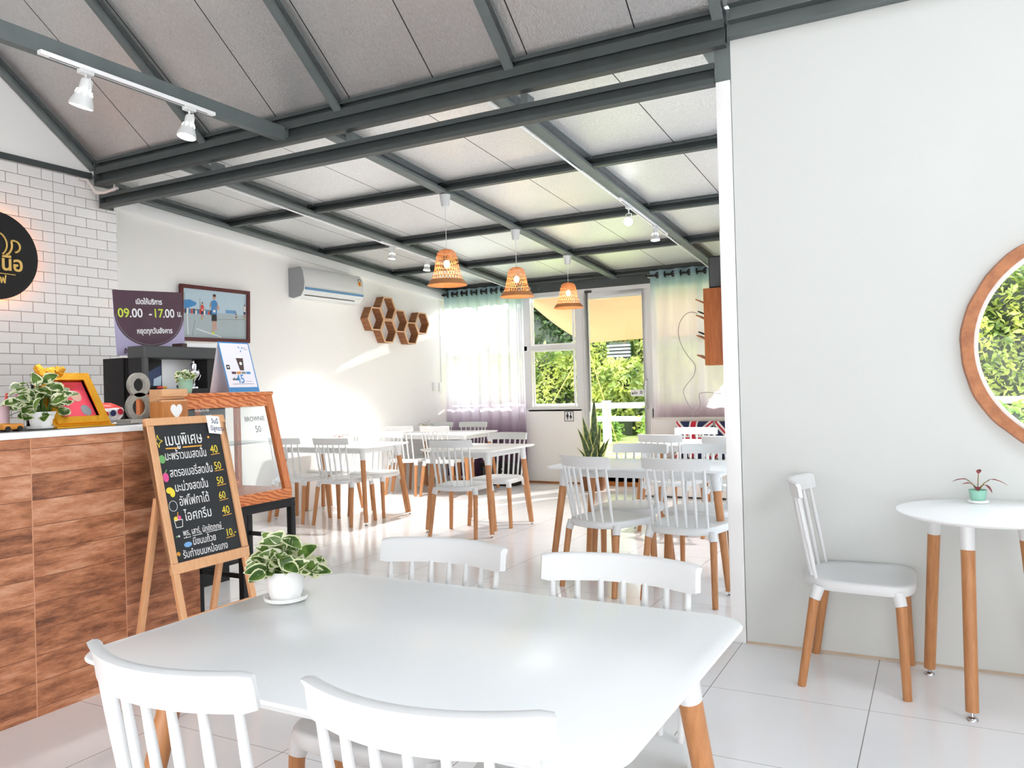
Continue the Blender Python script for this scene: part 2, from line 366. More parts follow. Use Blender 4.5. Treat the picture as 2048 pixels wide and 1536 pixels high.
# ------------------------------------------------------------------ mesh builder
class MB:
    def __init__(s): s.v = []; s.f = []; s.m = []; s.s = []
    def add(s, vs, fs, mi=0, smooth=False, M=None):
        o = len(s.v)
        for p in vs:
            p = Vector(p)
            if M is not None: p = M @ p
            s.v.append(tuple(p))
        for f in fs:
            s.f.append([i + o for i in f]); s.m.append(mi); s.s.append(smooth)
        return s
    def box(s, x0, x1, y0, y1, z0, z1, mi=0, M=None):
        v = [(x0, y0, z0), (x1, y0, z0), (x1, y1, z0), (x0, y1, z0), (x0, y0, z1), (x1, y0, z1), (x1, y1, z1), (x0, y1, z1)]
        f = [(0, 3, 2, 1), (4, 5, 6, 7), (0, 1, 5, 4), (1, 2, 6, 5), (2, 3, 7, 6), (3, 0, 4, 7)]
        return s.add(v, f, mi, False, M)
    def cyl(s, a, b, r0, r1=None, n=16, mi=0, cap=True, smooth=True):
        if r1 is None: r1 = r0
        a = Vector(a); b = Vector(b); d = (b - a).normalized()
        u = d.orthogonal().normalized(); w = d.cross(u)
        v = []
        for p, r in ((a, r0), (b, r1)):
            for i in range(n):
                t = 2 * PI * i / n
                v.append(p + u * (r * math.cos(t)) + w * (r * math.sin(t)))
        o = len(s.v); s.add(v, [(i, (i + 1) % n, n + (i + 1) % n, n + i) for i in range(n)], mi, smooth)
        if cap:
            s.f.append([o + i for i in reversed(range(n))]); s.m.append(mi); s.s.append(False)
            s.f.append([o + n + i for i in range(n)]); s.m.append(mi); s.s.append(False)
        return s
    def tube(s, pts, r, n=8, mi=0, closed=False):
        pts = [Vector(p) for p in pts]; N = len(pts); v = []; up = None
        rs = r if isinstance(r, (list, tuple)) else [r] * N
        for i, p in enumerate(pts):
            if closed: d = pts[(i + 1) % N] - pts[i - 1]
            else: d = pts[min(i + 1, N - 1)] - pts[max(i - 1, 0)]
            d.normalize()
            if up is None: up = d.orthogonal().normalized()
            else:
                up = up - d * up.dot(d)
                up = up.normalized() if up.length > 1e-6 else d.orthogonal().normalized()
            w = d.cross(up)
            for k in range(n):
                t = 2 * PI * k / n
                v.append(p + up * (rs[i] * math.cos(t)) + w * (rs[i] * math.sin(t)))
        f = []
        for i in range(N if closed else N - 1):
            j = (i + 1) % N
            for k in range(n):
                f.append((i * n + k, i * n + (k + 1) % n, j * n + (k + 1) % n, j * n + k))
        o = len(s.v); s.add(v, f, mi, True)
        if not closed:
            s.f.append([o + k for k in reversed(range(n))]); s.m.append(mi); s.s.append(False)
            s.f.append([o + (N - 1) * n + k for k in range(n)]); s.m.append(mi); s.s.append(False)
        return s
    def lathe(s, prof, n=32, mi=0, M=None, smooth=True):
        v = []; f = []; P = len(prof)
        for i in range(n):
            t = 2 * PI * i / n
            for r, z in prof: v.append((r * math.cos(t), r * math.sin(t), z))
        for i in range(n):
            j = (i + 1) % n
            for k in range(P - 1):
                f.append((i * P + k, j * P + k, j * P + k + 1, i * P + k + 1))
        return s.add(v, f, mi, smooth, M)
    def prism(s, poly, z0, z1, mi=0, M=None, smooth=False):
        n = len(poly)
        v = [(x, y, z0) for x, y in poly] + [(x, y, z1) for x, y in poly]
        f = [tuple(reversed(range(n))), tuple(range(n, 2 * n))]
        s.add(v, f, mi, False, M)
        o = len(s.v) - 2 * n
        for i in range(n):
            s.f.append([o + i, o + (i + 1) % n, o + n + (i + 1) % n, o + n + i]); s.m.append(mi); s.s.append(smooth)
        return s
    def rings(s, rings, mi=0, cap=True, smooth=True):
        n = len(rings[0]); o = len(s.v)
        v = [p for r in rings for p in r]; f = []
        for k in range(len(rings) - 1):
            for i in range(n):
                f.append((k * n + i, k * n + (i + 1) % n, (k + 1) * n + (i + 1) % n, (k + 1) * n + i))
        s.add(v, f, mi, smooth)
        if cap:
            s.f.append([o + i for i in reversed(range(n))]); s.m.append(mi); s.s.append(False)
            s.f.append([o + (len(rings) - 1) * n + i for i in range(n)]); s.m.append(mi); s.s.append(False)
        return s
    def mesh(s, name, mats, bevel=0, seg=2):
        me = bpy.data.meshes.new(name)
        me.from_pydata(s.v, [], s.f)
        me.update()
        for m in (mats if isinstance(mats, (list, tuple)) else [mats]):
            me.materials.append(MATS[m] if isinstance(m, str) else m)
        me.polygons.foreach_set('material_index', s.m); me.polygons.foreach_set('use_smooth', s.s)
        bm = bmesh.new(); bm.from_mesh(me)
        bmesh.ops.remove_doubles(bm, verts=bm.verts, dist=1e-5)
        bmesh.ops.recalc_face_normals(bm, faces=bm.faces)
        if bevel:
            es = [e for e in bm.edges if len(e.link_faces) == 2 and e.calc_face_angle(0) > R(35)]
            bmesh.ops.bevel(bm, geom=es, offset=bevel, segments=seg, affect='EDGES', profile=0.6, clamp_overlap=True)
            if seg > 1:
                for f in bm.faces: f.smooth = True
        bm.to_mesh(me); bm.free()
        if bevel and seg > 1:
            try: me.set_sharp_from_angle(angle=R(50))
            except Exception: pass
        elif any(s.s):
            try: me.set_sharp_from_angle(angle=R(50))
            except Exception: pass
        return me
    def build(s, name, mats, parent=None, bevel=0, seg=2, loc=None):
        me = s.mesh(name, mats, bevel, seg)
        o = bpy.data.objects.new(name, me); COL.objects.link(o)
        if parent: o.parent = parent
        if loc: o.location = loc
        return o

def tag(o, label=None, cat=None, group=None, kind=None):
    if label: o['label'] = label
    if cat: o['category'] = cat
    if group: o['group'] = group
    if kind: o['kind'] = kind
    return o
def thing(name, label, cat, loc=(0, 0, 0), rot=0, group=None):
    o = bpy.data.objects.new(name, None); COL.objects.link(o); o.empty_display_size = 0.1
    o.location = loc; o.rotation_euler = (0, 0, rot)
    return tag(o, label, cat, group)
def struct(o, label, cat):
    return tag(o, label, cat, kind='structure')
def copy_tree(o, parent=None):
    kids = list(o.children)
    c = o.copy(); COL.objects.link(c)
    if parent: c.parent = parent
    for k in kids: copy_tree(k, c)
    return c

def text_mesh(mb_name, s, size, mat, parent, M, bold=0.0, align='LEFT', extrude=0.0006, sx=1.0):
    cu = bpy.data.curves.new('writing', 'FONT'); cu.body = s; cu.size = size; cu.align_x = align
    cu.offset = bold; cu.extrude = extrude; cu.resolution_u = 3
    ob = bpy.data.objects.new('writing', cu); COL.objects.link(ob)
    me = bpy.data.meshes.new_from_object(ob)
    bpy.data.objects.remove(ob)
    me.transform(Matrix.Diagonal((sx, 1, 1, 1)))
    me.transform(M)
    me.materials.clear(); me.materials.append(MATS[mat])
    o = bpy.data.objects.new(mb_name, me); COL.objects.link(o)
    if parent: o.parent = parent
    return o

def frame_m(O, U, V):
    U = Vector(U).normalized(); V = Vector(V).normalized(); N = U.cross(V).normalized()
    return Matrix(((U.x, V.x, N.x, O[0]), (U.y, V.y, N.y, O[1]), (U.z, V.z, N.z, O[2]), (0, 0, 0, 1)))

def plates(name, items, parent, M, t=0.0006):
    """items: list of (material, [(u,v)...], lift)"""
    mats = []; mb = MB()
    for mat, poly, lift in items:
        if mat not in mats: mats.append(mat)
        mb.prism(poly, lift, lift + t, mats.index(mat), M)
    return mb.build(name, mats, parent)
def rect(u0, v0, u1, v1): return [(u0, v0), (u1, v0), (u1, v1), (u0, v1)]
def circ(u, v, r, n=24, ry=None):
    ry = ry or r
    return [(u + r * math.cos(2 * PI * i / n), v + ry * math.sin(2 * PI * i / n)) for i in range(n)]
def line2(a, b, w):
    a = Vector(a); b = Vector(b); d = (b - a).normalized(); n = Vector((-d.y, d.x)) * w / 2
    return [tuple(a - n), tuple(b - n), tuple(b + n), tuple(a + n)]
def rrect(x0, x1, y0, y1, r, n=8):
    p = []
    for cx, cy, a in ((x1 - r, y0 + r, -90), (x1 - r, y1 - r, 0), (x0 + r, y1 - r, 90), (x0 + r, y0 + r, 180)):
        for i in range(n + 1):
            t = R(a + 90 * i / n); p.append((cx + r * math.cos(t), cy + r * math.sin(t)))
    return p

def root_inv(p):
    while p.parent: p = p.parent
    return p.matrix_basis.inverted()
def wb(mb, name, mats, parent=None, bevel=0, seg=2):
    """build from world coordinates, stored relative to the thing it belongs to"""
    me = mb.mesh(name, mats, bevel, seg)
    if parent: me.transform(root_inv(parent))
    o = bpy.data.objects.new(name, me); COL.objects.link(o)
    if parent: o.parent = parent
    return o

# ------------------------------------------------------------------ camera
CAM_H = 1.32
yaw, pitch, roll = R(28.0522), R(0.2282), R(1.6009)
F = Vector((-math.sin(yaw) * math.cos(pitch), math.cos(yaw) * math.cos(pitch), math.sin(pitch)))
R0 = Vector((math.cos(yaw), math.sin(yaw), 0)); U0 = R0.cross(F)
Rt = R0 * math.cos(roll) - U0 * math.sin(roll); Up = Rt.cross(F)
cd = bpy.data.cameras.new('camera'); cam = bpy.data.objects.new('camera', cd); COL.objects.link(cam)
cam.matrix_world = Matrix(((Rt.x, Up.x, -F.x, 0), (Rt.y, Up.y, -F.y, 0), (Rt.z, Up.z, -F.z, CAM_H), (0, 0, 0, 1)))
cd.sensor_width = 36; cd.lens = 36 * 1601.7 / 2048; cd.clip_start = 0.05; cd.clip_end = 200
scene.camera = cam

# ------------------------------------------------------------------ the room
XT = -5.92      # tiled wall
XL = -6.30      # white side wall of the rear room
YF = 9.85       # facade
YW = 4.10       # front partition with the round window
XE = -0.885     # left edge of that partition
def zr(y): return 3.20 - 0.0725 * (y - 4.1)        # rear roof sheets
def zb(y): return 3.11 - 0.0725 * (y - 4.1)        # underside of the rear roof steel

o = MB().box(-6.5, 5.0, -2.5, YF + 0.12, -0.12, 0.0).build('floor', 'floor_tile'); struct(o, 'glossy white square floor tiles', 'floor')
o = MB().box(XT - 0.5, XT, -2.5, 4.285, 0, 3.075).build('wall_left', 'subway_tile'); struct(o, 'white subway tiled wall behind the counter', 'wall')
mb = MB(); mb.box(XL - 0.12, XL, 4.2, YF + 0.12, 0, 3.05)
o = mb.build('wall_left', 'white_wall'); struct(o, 'plain white side wall of the rear room', 'wall')
# gable above the tiled wall
mb = MB()
y1 = 4.08
poly = [(-2.5, 3.12), (y1, 3.12), (y1, 3.21), (-0.3, 3.21 + 0.79 * (y1 + 0.3)), (-2.5, 3.21 + 0.79 * (y1 + 0.3))]
v = [(XT - 0.1, a, b) for a, b in poly] + [(XT, a, b) for a, b in poly]; n = len(poly)
mb.add(v, [tuple(range(n)), tuple(range(n, 2 * n))] + [(i, (i + 1) % n, n + (i + 1) % n, n + i) for i in range(n)])
o = mb.build('wall_left', 'white_wall'); struct(o, 'white gable wall above the dark steel trim', 'wall')
o = MB().box(XT - 0.06, XT + 0.02, -2.5, 4.07, 3.068, 3.114).build('trim_1', 'steel_dark'); struct(o, 'dark steel trim between tiles and gable', 'trim')

# front partition with a round opening
CX, CZ, RO = 0.596, 1.44, 0.468
def holed_wall():
    mb = MB(); N = 96; x0, x1, z0, z1 = XE, 5.0, 0.0, 3.036
    inner = [(CX + RO * math.cos(2 * PI * i / N), CZ + RO * math.sin(2 * PI * i / N)) for i in range(N)]
    outer = []
    for i in range(N):
        c, s_ = math.cos(2 * PI * i / N), math.sin(2 * PI * i / N)
        t = min((x1 - CX) / c if c > 1e-9 else 1e9, (x0 - CX) / c if c < -1e-9 else 1e9, (z1 - CZ) / s_ if s_ > 1e-9 else 1e9, (z0 - CZ) / s_ if s_ < -1e-9 else 1e9)
        outer.append((CX + t * c, CZ + t * s_))
    # keep the true corners
    for cx, cz in ((x0, z0), (x0, z1), (x1, z0), (x1, z1)):
        k = min(range(N), key=lambda i: abs(math.atan2(outer[i][1] - CZ, outer[i][0] - CX) - math.atan2(cz - CZ, cx - CX)))
        outer[k] = (cx, cz)
    for y in (YW, YW + 0.1):
        mb.add([(a, y, b) for a, b in inner] + [(a, y, b) for a, b in outer], [(i, (i + 1) % N, N + (i + 1) % N, N + i) for i in range(N)])
    mb.add([(a, YW, b) for a, b in inner] + [(a, YW + 0.1, b) for a, b in inner], [(i, (i + 1) % N, N + (i + 1) % N, N + i) for i in range(N)], 0, True)
    mb.add([(a, YW, b) for a, b in outer] + [(a, YW + 0.1, b) for a, b in outer], [(i, (i + 1) % N, N + (i + 1) % N, N + i) for i in range(N)])
    return mb
o = holed_wall().build('wall_right', 'grey_wall'); struct(o, 'smooth pale partition wall with round window', 'wall')

o = MB().box(XE, 4.0, YW - 0.004, YW, 0, 0.012).build('baseboard_right', 'stain'); struct(o, 'worn beige line along the foot of the partition', 'baseboard')
# round window: wooden ring on the wall, white inner ring, glass
win = MB()
prof = [(RO - 0.012, YW - 0.028), (RO + 0.035, YW - 0.034), (RO + 0.042, YW), (RO - 0.012, YW)]
N = 84; v = []; f = []
for i in range(N):
    t = 2 * PI * i / N; wob = 0.002 * math.sin(t * 9) + 0.0015 * math.sin(t * 23 + 1)
    for k, (r, y) in enumerate(prof):
        rr = r + (wob if k in (1, 2) else 0)
        v.append((CX + rr * math.cos(t), y, CZ + rr * math.sin(t)))
for i in range(N):
    j = (i + 1) % N
    for k in range(4): f.append((i * 4 + k, j * 4 + k, j * 4 + (k + 1) % 4, i * 4 + (k + 1) % 4))
win.add(v, f, 0, False)
wo = win.build('window_1', 'ring_wood'); struct(wo, 'round window with wooden ring frame', 'window')
def ring_y(r0, r1, y0, y1, N=84):
    mb = MB(); v = []; f = []
    for i in range(N):
        t = 2 * PI * i / N
        for r, y in ((r0, y0), (r1, y0), (r1, y1), (r0, y1)): v.append((CX + r * math.cos(t), y, CZ + r * math.sin(t)))
    for i in range(N):
        j = (i + 1) % N
        for k in range(4): f.append((i * 4 + k, j * 4 + k, j * 4 + (k + 1) % 4, i * 4 + (k + 1) % 4))
    return mb.add(v, f, 0, True)
wb(ring_y(RO - 0.03, RO - 0.002, YW + 0.01, YW + 0.05), 'inner_ring', 'white_paint', wo)
mb = MB(); mb.add([(CX + (RO - 0.01) * math.cos(2 * PI * i / 64), YW + 0.03, CZ + (RO - 0.01) * math.sin(2 * PI * i / 64)) for i in range(64)], [tuple(range(64))])
wb(mb, 'pane', 'glass', wo)

# corner post
o = MB().box(-0.962, XE - 0.004, YW - 0.005, YW + 0.075, 0, 2.84).build('trim_2', 'white_paint', bevel=0.003); struct(o, 'white painted post at the wall edge', 'post')
o = MB().box(-0.965, XE - 0.003, YW - 0.006, YW + 0.076, 2.84, 3.03).build('trim_3', 'steel_teal'); struct(o, 'bare grey steel head of the post', 'post')

# facade ---------------------------------------------------------------
ZS = 1.0; ZH = 2.54
mb = MB()
mb.box(XL, -4.21, YF, YF + 0.12, 0, ZS)
mb.box(-3.23, -1.85, YF, YF + 0.12, 0, ZS)
o = mb.build('wall_back', 'white_wall'); struct(o, 'pale low wall under the rear windows', 'wall')
o = MB().box(XL, -0.5, YF, YF + 0.12, ZH + 0.055, 2.80).build('trim_4', 'steel_dark'); struct(o, 'dark steel header above the windows', 'beam')
mb = MB(); mb.box(XL, -4.21, YF - 0.004, YF, 0.0, 0.025); mb.box(-3.23, -1.9, YF - 0.004, YF, 0, 0.025)
o = mb.build('baseboard_back', 'threshold_wood'); struct(o, 'thin orange-brown line along the wall foot', 'baseboard')
o = MB().box(-4.22, -3.2, YF - 0.05, YF + 0.3, 0, 0.05).build('trim_5', 'threshold_wood'); struct(o, 'brown timber door threshold', 'threshold')

def framebars(mb, x0, x1, z0, z1, w, y0=YF, y1=YF + 0.06, mi=0):
    mb.box(x0, x0 + w, y0, y1, z0, z1, mi); mb.box(x1 - w, x1, y0, y1, z0, z1, mi)
    mb.box(x0 + w, x1 - w, y0, y1, z0, z0 + w, mi); mb.box(x0 + w, x1 - w, y0, y1, z1 - w, z1, mi)
def pane(parent, x0, x1, z0, z1, y=YF + 0.03, nm='pane'):
    return wb(MB().add([(x0, y, z0), (x1, y, z0), (x1, y, z1), (x0, y, z1)], [(0, 1, 2, 3)]), nm, 'glass', parent)
ZM = 1.845
# left window (behind the curtain)
mb = MB(); framebars(mb, XL, -5.0, ZS, ZH + 0.055, 0.055); mb.box(-5.66, -5.60, YF, YF + 0.06, ZS, ZH); mb.box(XL, -5.0, YF, YF + 0.06, ZM - 0.03, ZM + 0.03)
w2 = mb.build('window_2', 'aluminium_white'); struct(w2, 'tall white framed window behind the left curtain', 'window')
for a, b in ((XL + 0.05, -5.66), (-5.6, -5.05)):
    pane(w2, a, b, ZS + 0.05, ZM - 0.03); pane(w2, a, b, ZM + 0.03, ZH)
# middle window
mb = MB(); framebars(mb, -5.0, -4.21, ZS - 0.02, ZH + 0.055, 0.06); mb.box(-4.94, -4.27, YF, YF + 0.06, ZM - 0.03, ZM + 0.03)
w3 = mb.build('window_3', 'aluminium_white'); struct(w3, 'white framed window beside the door', 'window')
mb = MB(); framebars(mb, -4.91, -4.285, ZS + 0.035, ZM - 0.035, 0.02, YF - 0.012, YF + 0.02)
wb(mb, 'sash', 'white_paint', w3)
mb = MB(); framebars(mb, -4.91, -4.285, ZM + 0.03, ZH, 0.02, YF - 0.012, YF + 0.02)
wb(mb, 'sash', 'white_paint', w3)
pane(w3, -4.89, -4.3, ZS + 0.05, ZM - 0.05); pane(w3, -4.89, -4.3, ZM + 0.05, ZH - 0.02)
# door frame + leaf
mb = MB(); mb.box(-4.21, -4.165, YF, YF + 0.1, 0.05, ZH + 0.055); mb.box(-3.25, -3.205, YF, YF + 0.1, 0.05, ZH + 0.055); mb.box(-4.165, -3.25, YF, YF + 0.1, ZH, ZH + 0.055)
o = mb.build('trim_6', 'aluminium_white'); struct(o, 'white aluminium door frame', 'frame')
d = MB(); framebars(d, -4.165, -3.25, 0.05, ZH, 0.085, YF + 0.005, YF + 0.055)
d.box(-4.08, -3.335, YF + 0.005, YF + 0.055, 0.05, 0.14)
do = d.build('door_1', 'aluminium_white', bevel=0.003); struct(do, 'white aluminium door with one tall glass pane', 'door')
pane(do, -4.08, -3.335, 0.13, ZH - 0.08, YF + 0.03)
wb(MB().tube([(-3.29, YF + 0.004, 1.0), (-3.29, YF - 0.045, 1.03), (-3.30, YF - 0.055, 1.18), (-3.29, YF - 0.045, 1.34), (-3.29, YF + 0.004, 1.37)], 0.009, 10), 'handle', 'chrome', do)['label'] = 'curved chrome pull handle'
wb(MB().box(-4.12, -4.02, YF - 0.01, YF + 0.004, ZH + 0.0, ZH + 0.03), 'door_closer', 'dark_grey', do)
M = frame_m((-3.52, YF + 0.022, 1.16), (1, 0, 0), (0, 0, 1))
o = plates('sticker', [('paper', rect(0, 0, 0.175, 0.085), 0), ('dark_print', [(0.12, 0.02), (0.14, 0.04), (0.16, 0.02), (0.16, 0.032), (0.14, 0.052), (0.12, 0.032)], 0.001), ('dark_print', [(0.12, 0.042), (0.14, 0.062), (0.16, 0.042), (0.16, 0.054), (0.14, 0.074), (0.12, 0.054)], 0.001)], do, M)
text_mesh('writing', 'ผลัก', 0.045, 'dark_print', o, frame_m((-3.51, YF + 0.0205, 1.185), (1, 0, 0), (0, 0, 1)), bold=0.001)
# right window
mb = MB(); framebars(mb, -3.205, -1.85, ZS, ZH + 0.055, 0.055); mb.box(-2.62, -2.55, YF, YF + 0.06, ZS, ZH); mb.box(-3.2, -1.9, YF, YF + 0.06, ZM - 0.03, ZM + 0.03)
w4 = mb.build('window_4', 'aluminium_white'); struct(w4, 'white framed window behind the right curtain', 'window')
for a, b in ((-3.15, -2.62), (-2.55, -1.9)):
    pane(w4, a, b, ZS + 0.05, ZM - 0.03); pane(w4, a, b, ZM + 0.03, ZH)
# side return wall on the right of the rear room
XD = -1.93
o = MB().box(XD, XD + 0.15, 8.2, YF + 0.12, 0, 2.85).build('wall_right', 'white_wall'); struct(o, 'white return wall at the right end of the windows', 'wall')
# hidden right side of the rear room and the rest of the front room behind the camera
o = MB().box(-0.90, -0.88, YW + 0.1, 8.2, 0, 2.98).build('wall_right', 'light_pass_sheet'); struct(o, 'unseen translucent side wall added to brighten the rear room, hidden behind the partition', 'wall')  # unseen, added to keep direct sun out and brighten the rear room
o = MB().box(XD + 0.15, -0.80, 8.1, 8.2, 0, 2.85).build('wall_right', 'white_wall'); struct(o, 'short white cross wall joining the return wall', 'wall')
o = MB().box(4.0, 4.1, -2.5, YW, 0, 3.1).build('wall_right', 'white_wall'); struct(o, 'right wall of the front room', 'wall')
mb = MB(); mb.box(XT, 4.0, -2.6, -2.5, 1.75, 3.4); mb.box(XT, 4.0, -2.6, -2.5, 0, 0.3)
for x in (-5.9, -3.5, -1.1, 1.3, 3.7): mb.box(x, x + .3, -2.6, -2.5, 0, 2.9)
o = mb.build('wall_front', 'white_wall'); struct(o, 'unseen window wall of the front room behind the camera, openings sized for light', 'wall')  # unseen, openings sized to set the light reaching the partition
mb = MB(); zt = 3.205 + .79 * 4.68; mb.add([(XT - .3, -0.6, zt), (5, -0.6, zt), (5, -2.7, 3.3), (XT - .3, -2.7, 3.3)], [(0, 1, 2, 3)])
o = mb.build('ceiling', 'foil_front'); struct(o, 'rear slope of the front room roof', 'ceiling')
# white conduit / cornice along the left wall under the roof steel
mb = MB(); v0 = zb(4.3); v1 = zb(YF)
mb.add([(XL, 4.3, v0 - 0.10), (XL + 0.03, 4.3, v0 - 0.10), (XL + 0.03, YF, v1 - 0.10), (XL, YF, v1 - 0.10), (XL, 4.3, v0), (XL + 0.03, 4.3, v0), (XL + 0.03, YF, v1), (XL, YF, v1)],
       [(0, 3, 2, 1), (4, 5, 6, 7), (0, 1, 5, 4), (1, 2, 6, 5), (2, 3, 7, 6), (3, 0, 4, 7)])
o = mb.build('trim_7', 'white_paint', bevel=0.004); struct(o, 'white strip along the top of the side wall', 'trim')
# vertical white trunking near the far corner
o = MB().box(XL, XL + 0.012, 9.66, 9.70, 1.42, 2.60).build('trim_8', 'white_paint'); struct(o, 'thin white trunking on the side wall', 'trim')

# rear roof
def slab(x0, x1, y0, y1, zf, th, mat, name):
    mb = MB(); a, b = zf(y0), zf(y1)
    mb.add([(x0, y0, a), (x1, y0, a), (x1, y1, b), (x0, y1, b), (x0, y0, a + th), (x1, y0, a + th), (x1, y1, b + th), (x0, y1, b + th)],
           [(0, 3, 2, 1), (4, 5, 6, 7), (0, 1, 5, 4), (1, 2, 6, 5), (2, 3, 7, 6), (3, 0, 4, 7)])
    return mb.build(name, mat)
struct(slab(0.80, 5.0, -0.6, 3.3, lambda y: 3.205 + 0.79 * (4.08 - y), 0.03, 'foil_front', 'ceiling'), 'foil roof right of the roof opening added for light', 'ceiling')  # unseen gap left in the roof to brighten table and floor
struct(slab(-0.45, 0.80, -0.6, 1.1, lambda y: 3.205 + 0.79 * (4.08 - y), 0.03, 'foil_front', 'ceiling'), 'foil roof before the roof opening added for light', 'ceiling')
struct(slab(-0.45, 5.0, 3.3, 4.08, lambda y: 3.205 + 0.79 * (4.08 - y), 0.03, 'foil_front', 'ceiling'), 'short strip of foil roof above the partition', 'ceiling')
struct(slab(XL - 0.1, -0.9, 4.1, YF + 0.1, zr, 0.03, 'foil_back', 'ceiling'), 'silver foil roof sheets of the rear room', 'ceiling')
struct(slab(XT - 0.3, -0.45, -0.6, 4.08, lambda y: 3.205 + 0.79 * (4.08 - y), 0.03, 'foil_front', 'ceiling'), 'steep silver foil roof sheets over the counter area', 'ceiling')

def cchannel(a, b, w, h, lip=0.02, t=0.004, side=1, up=(0, 0, 1)):
    """C section from a to b; web on one side, flanges and lips"""
    a = Vector(a); b = Vector(b); d = (b - a).normalized(); up = Vector(up); s_ = d.cross(up).normalized() * side; u = s_.cross(d).normalized() * side
    u = u if u.z > 0 else -u
    prof = [(0, 0), (w, 0), (w, lip), (w - t, lip), (w - t, t), (t, t), (t, h - t), (w - t, h - t), (w - t, h - lip), (w, h - lip), (w, h), (0, h)]
    mb = MB(); n = len(prof)
    v = [p + s_ * x + u * z for p in (a, b) for x, z in prof]
    f = [(i, (i + 1) % n, n + (i + 1) % n, n + i) for i in range(n)] + [tuple(reversed(range(n))), tuple(range(n, 2 * n))]
    return mb.add(v, f)
# rafters of the rear roof
k = 9
raf = [(-6.28, 'steel roof rafter beside the white side wall'), (-5.19, 'sloping steel rafter carrying the left spotlight track'), (-3.73, 'sloping steel rafter carrying the wicker pendants'), (-2.40, 'sloping steel rafter carrying the right spotlight track'), (-1.08, 'sloping steel rafter near the white post')]
for x, lab in raf:
    o = cchannel((x, 4.16, zb(4.16)), (x, YF, zb(YF)), 0.09, 0.095, 0.022, 0.004, 1).build('rafter', 'steel_teal')
    tag(o, lab, 'rafter', 'rafters of the rear roof')
names = ['nearest', 'second', 'third', 'last']
for i, y in enumerate((5.80, 7.18, 8.50, 9.80)):
    o = cchannel((XL + 0.02, y, zb(y) + 0.012), (-0.95, y, zb(y) + 0.012), 0.06, 0.075, 0.02, 0.004, 1).build('purlin', 'steel_dark')
    tag(o, '%s dark cross purlin of the rear roof counted from the front' % names[i], 'purlin', 'cross purlins of the rear roof')
# main beams over the opening
o = cchannel((XT + 0.09, 4.105, 3.002), (-0.90, 4.105, 3.002), 0.06, 0.118, 0.03, 0.005, 1).build('steel_beam', 'steel_dark'); tag(o, 'deep dark steel channel beam directly under the front rafters', 'beam')
o = cchannel((XT + 0.05, 4.10, 3.121), (-0.90, 4.10, 3.121), 0.05, 0.075, 0.024, 0.005, 1).build('steel_beam', 'steel_dark'); tag(o, 'thin topmost steel beam against the front roof sheets', 'beam')
o = cchannel((XT + 0.09, 4.14, 2.832), (-0.965, 4.14, 2.832), 0.06, 0.105, 0.03, 0.005, 1).build('steel_beam', 'steel_dark'); tag(o, 'lower dark steel beam spanning between tiled wall and post', 'beam')
o = cchannel((XE, 4.105, 3.036), (5.0, 4.105, 3.036), 0.06, 0.085, 0.004, 0.003, 1).build('steel_beam', 'steel_teal'); tag(o, 'grey steel beam lying on the round window wall', 'beam')
o = cchannel((XE, 4.11, 3.122), (5.0, 4.11, 3.122), 0.06, 0.085, 0.004, 0.003, 1).build('steel_beam', 'steel_teal'); tag(o, 'grey upper steel beam above the round window wall', 'beam')
for x, nm in ((-4.60, 'left'), (-3.36, 'middle'), (-2.08, 'right')):
    o = MB().box(x, x + 0.045, 4.105, 4.19, 2.937, 3.0).build('stub_post', 'steel_teal'); tag(o, '%s short steel stub between the two long beams' % nm, 'post', 'stubs between the beams')
o = MB().box(-0.905, XE, 4.10, 4.21, 2.83, 3.2).build('end_plate', 'steel_teal'); tag(o, 'steel plate closing the beams above the white post', 'plate')
for za, zb_, ya, lab in ((3.0, 3.2, 4.04, 'dark plate on the left end of the upper beams'), (2.83, 2.938, 4.08, 'dark plate on the left end of the lower beam')):
    o = MB().box(XT + .08, XT + .092, ya, 4.20, za, zb_).build('end_plate', 'steel_dark'); tag(o, lab, 'plate')
# front rafters
for x, lab in ((-5.905, 'front rafter lying along the white gable'), (-4.655, 'front rafter behind the tie beam with the spotlights'), (-3.41, 'front rafter above the middle of the long beam'), (-2.15, 'front rafter ending above the right half of the long beam'), (-0.96, 'front rafter meeting the post')):
    sl = math.atan(0.79); y0, y1 = 4.06, 0.0
    z0 = 3.205 + 0.79 * (4.08 - y0) - 0.09 / math.cos(sl); z1 = 3.205 + 0.79 * (4.08 - y1) - 0.09 / math.cos(sl)
    o = cchannel((x, y0, z0 + 0.02), (x, y1, z1 + 0.02), 0.055, 0.085, 0.02, 0.004, -1).build('rafter', 'steel_teal')
    tag(o, lab, 'rafter', 'rafters of the front roof')
o = cchannel((-3.83, 4.08, 3.02), (-3.83, -0.5, 3.02), 0.055, 0.09, 0.006, 0.003, 1).build('tie_beam', 'steel_teal')
tag(o, 'horizontal grey steel tie beam carrying the white spotlight track', 'beam')
# conduit bundle at the beam end
mb = MB()
for k_ in range(2):
    dx = 0.03 * k_
    mb.tube([(XT + 0.015 + dx * .3, 3.98 - dx, 3.045), (XT + 0.02 + dx * .3, 4.03 - dx * .4, 3.05), (XT + 0.03 + dx, 4.06, 3.0 - dx), (XT + 0.05 + dx, 4.075, 2.955), (XT + 0.14 + dx, 4.08, 2.945), (XT + 0.30, 4.085, 2.96)], 0.013, 8)
o = mb.build('conduit', 'pvc'); tag(o, 'pale bent plastic conduits wrapped round the left beam end', 'conduit')

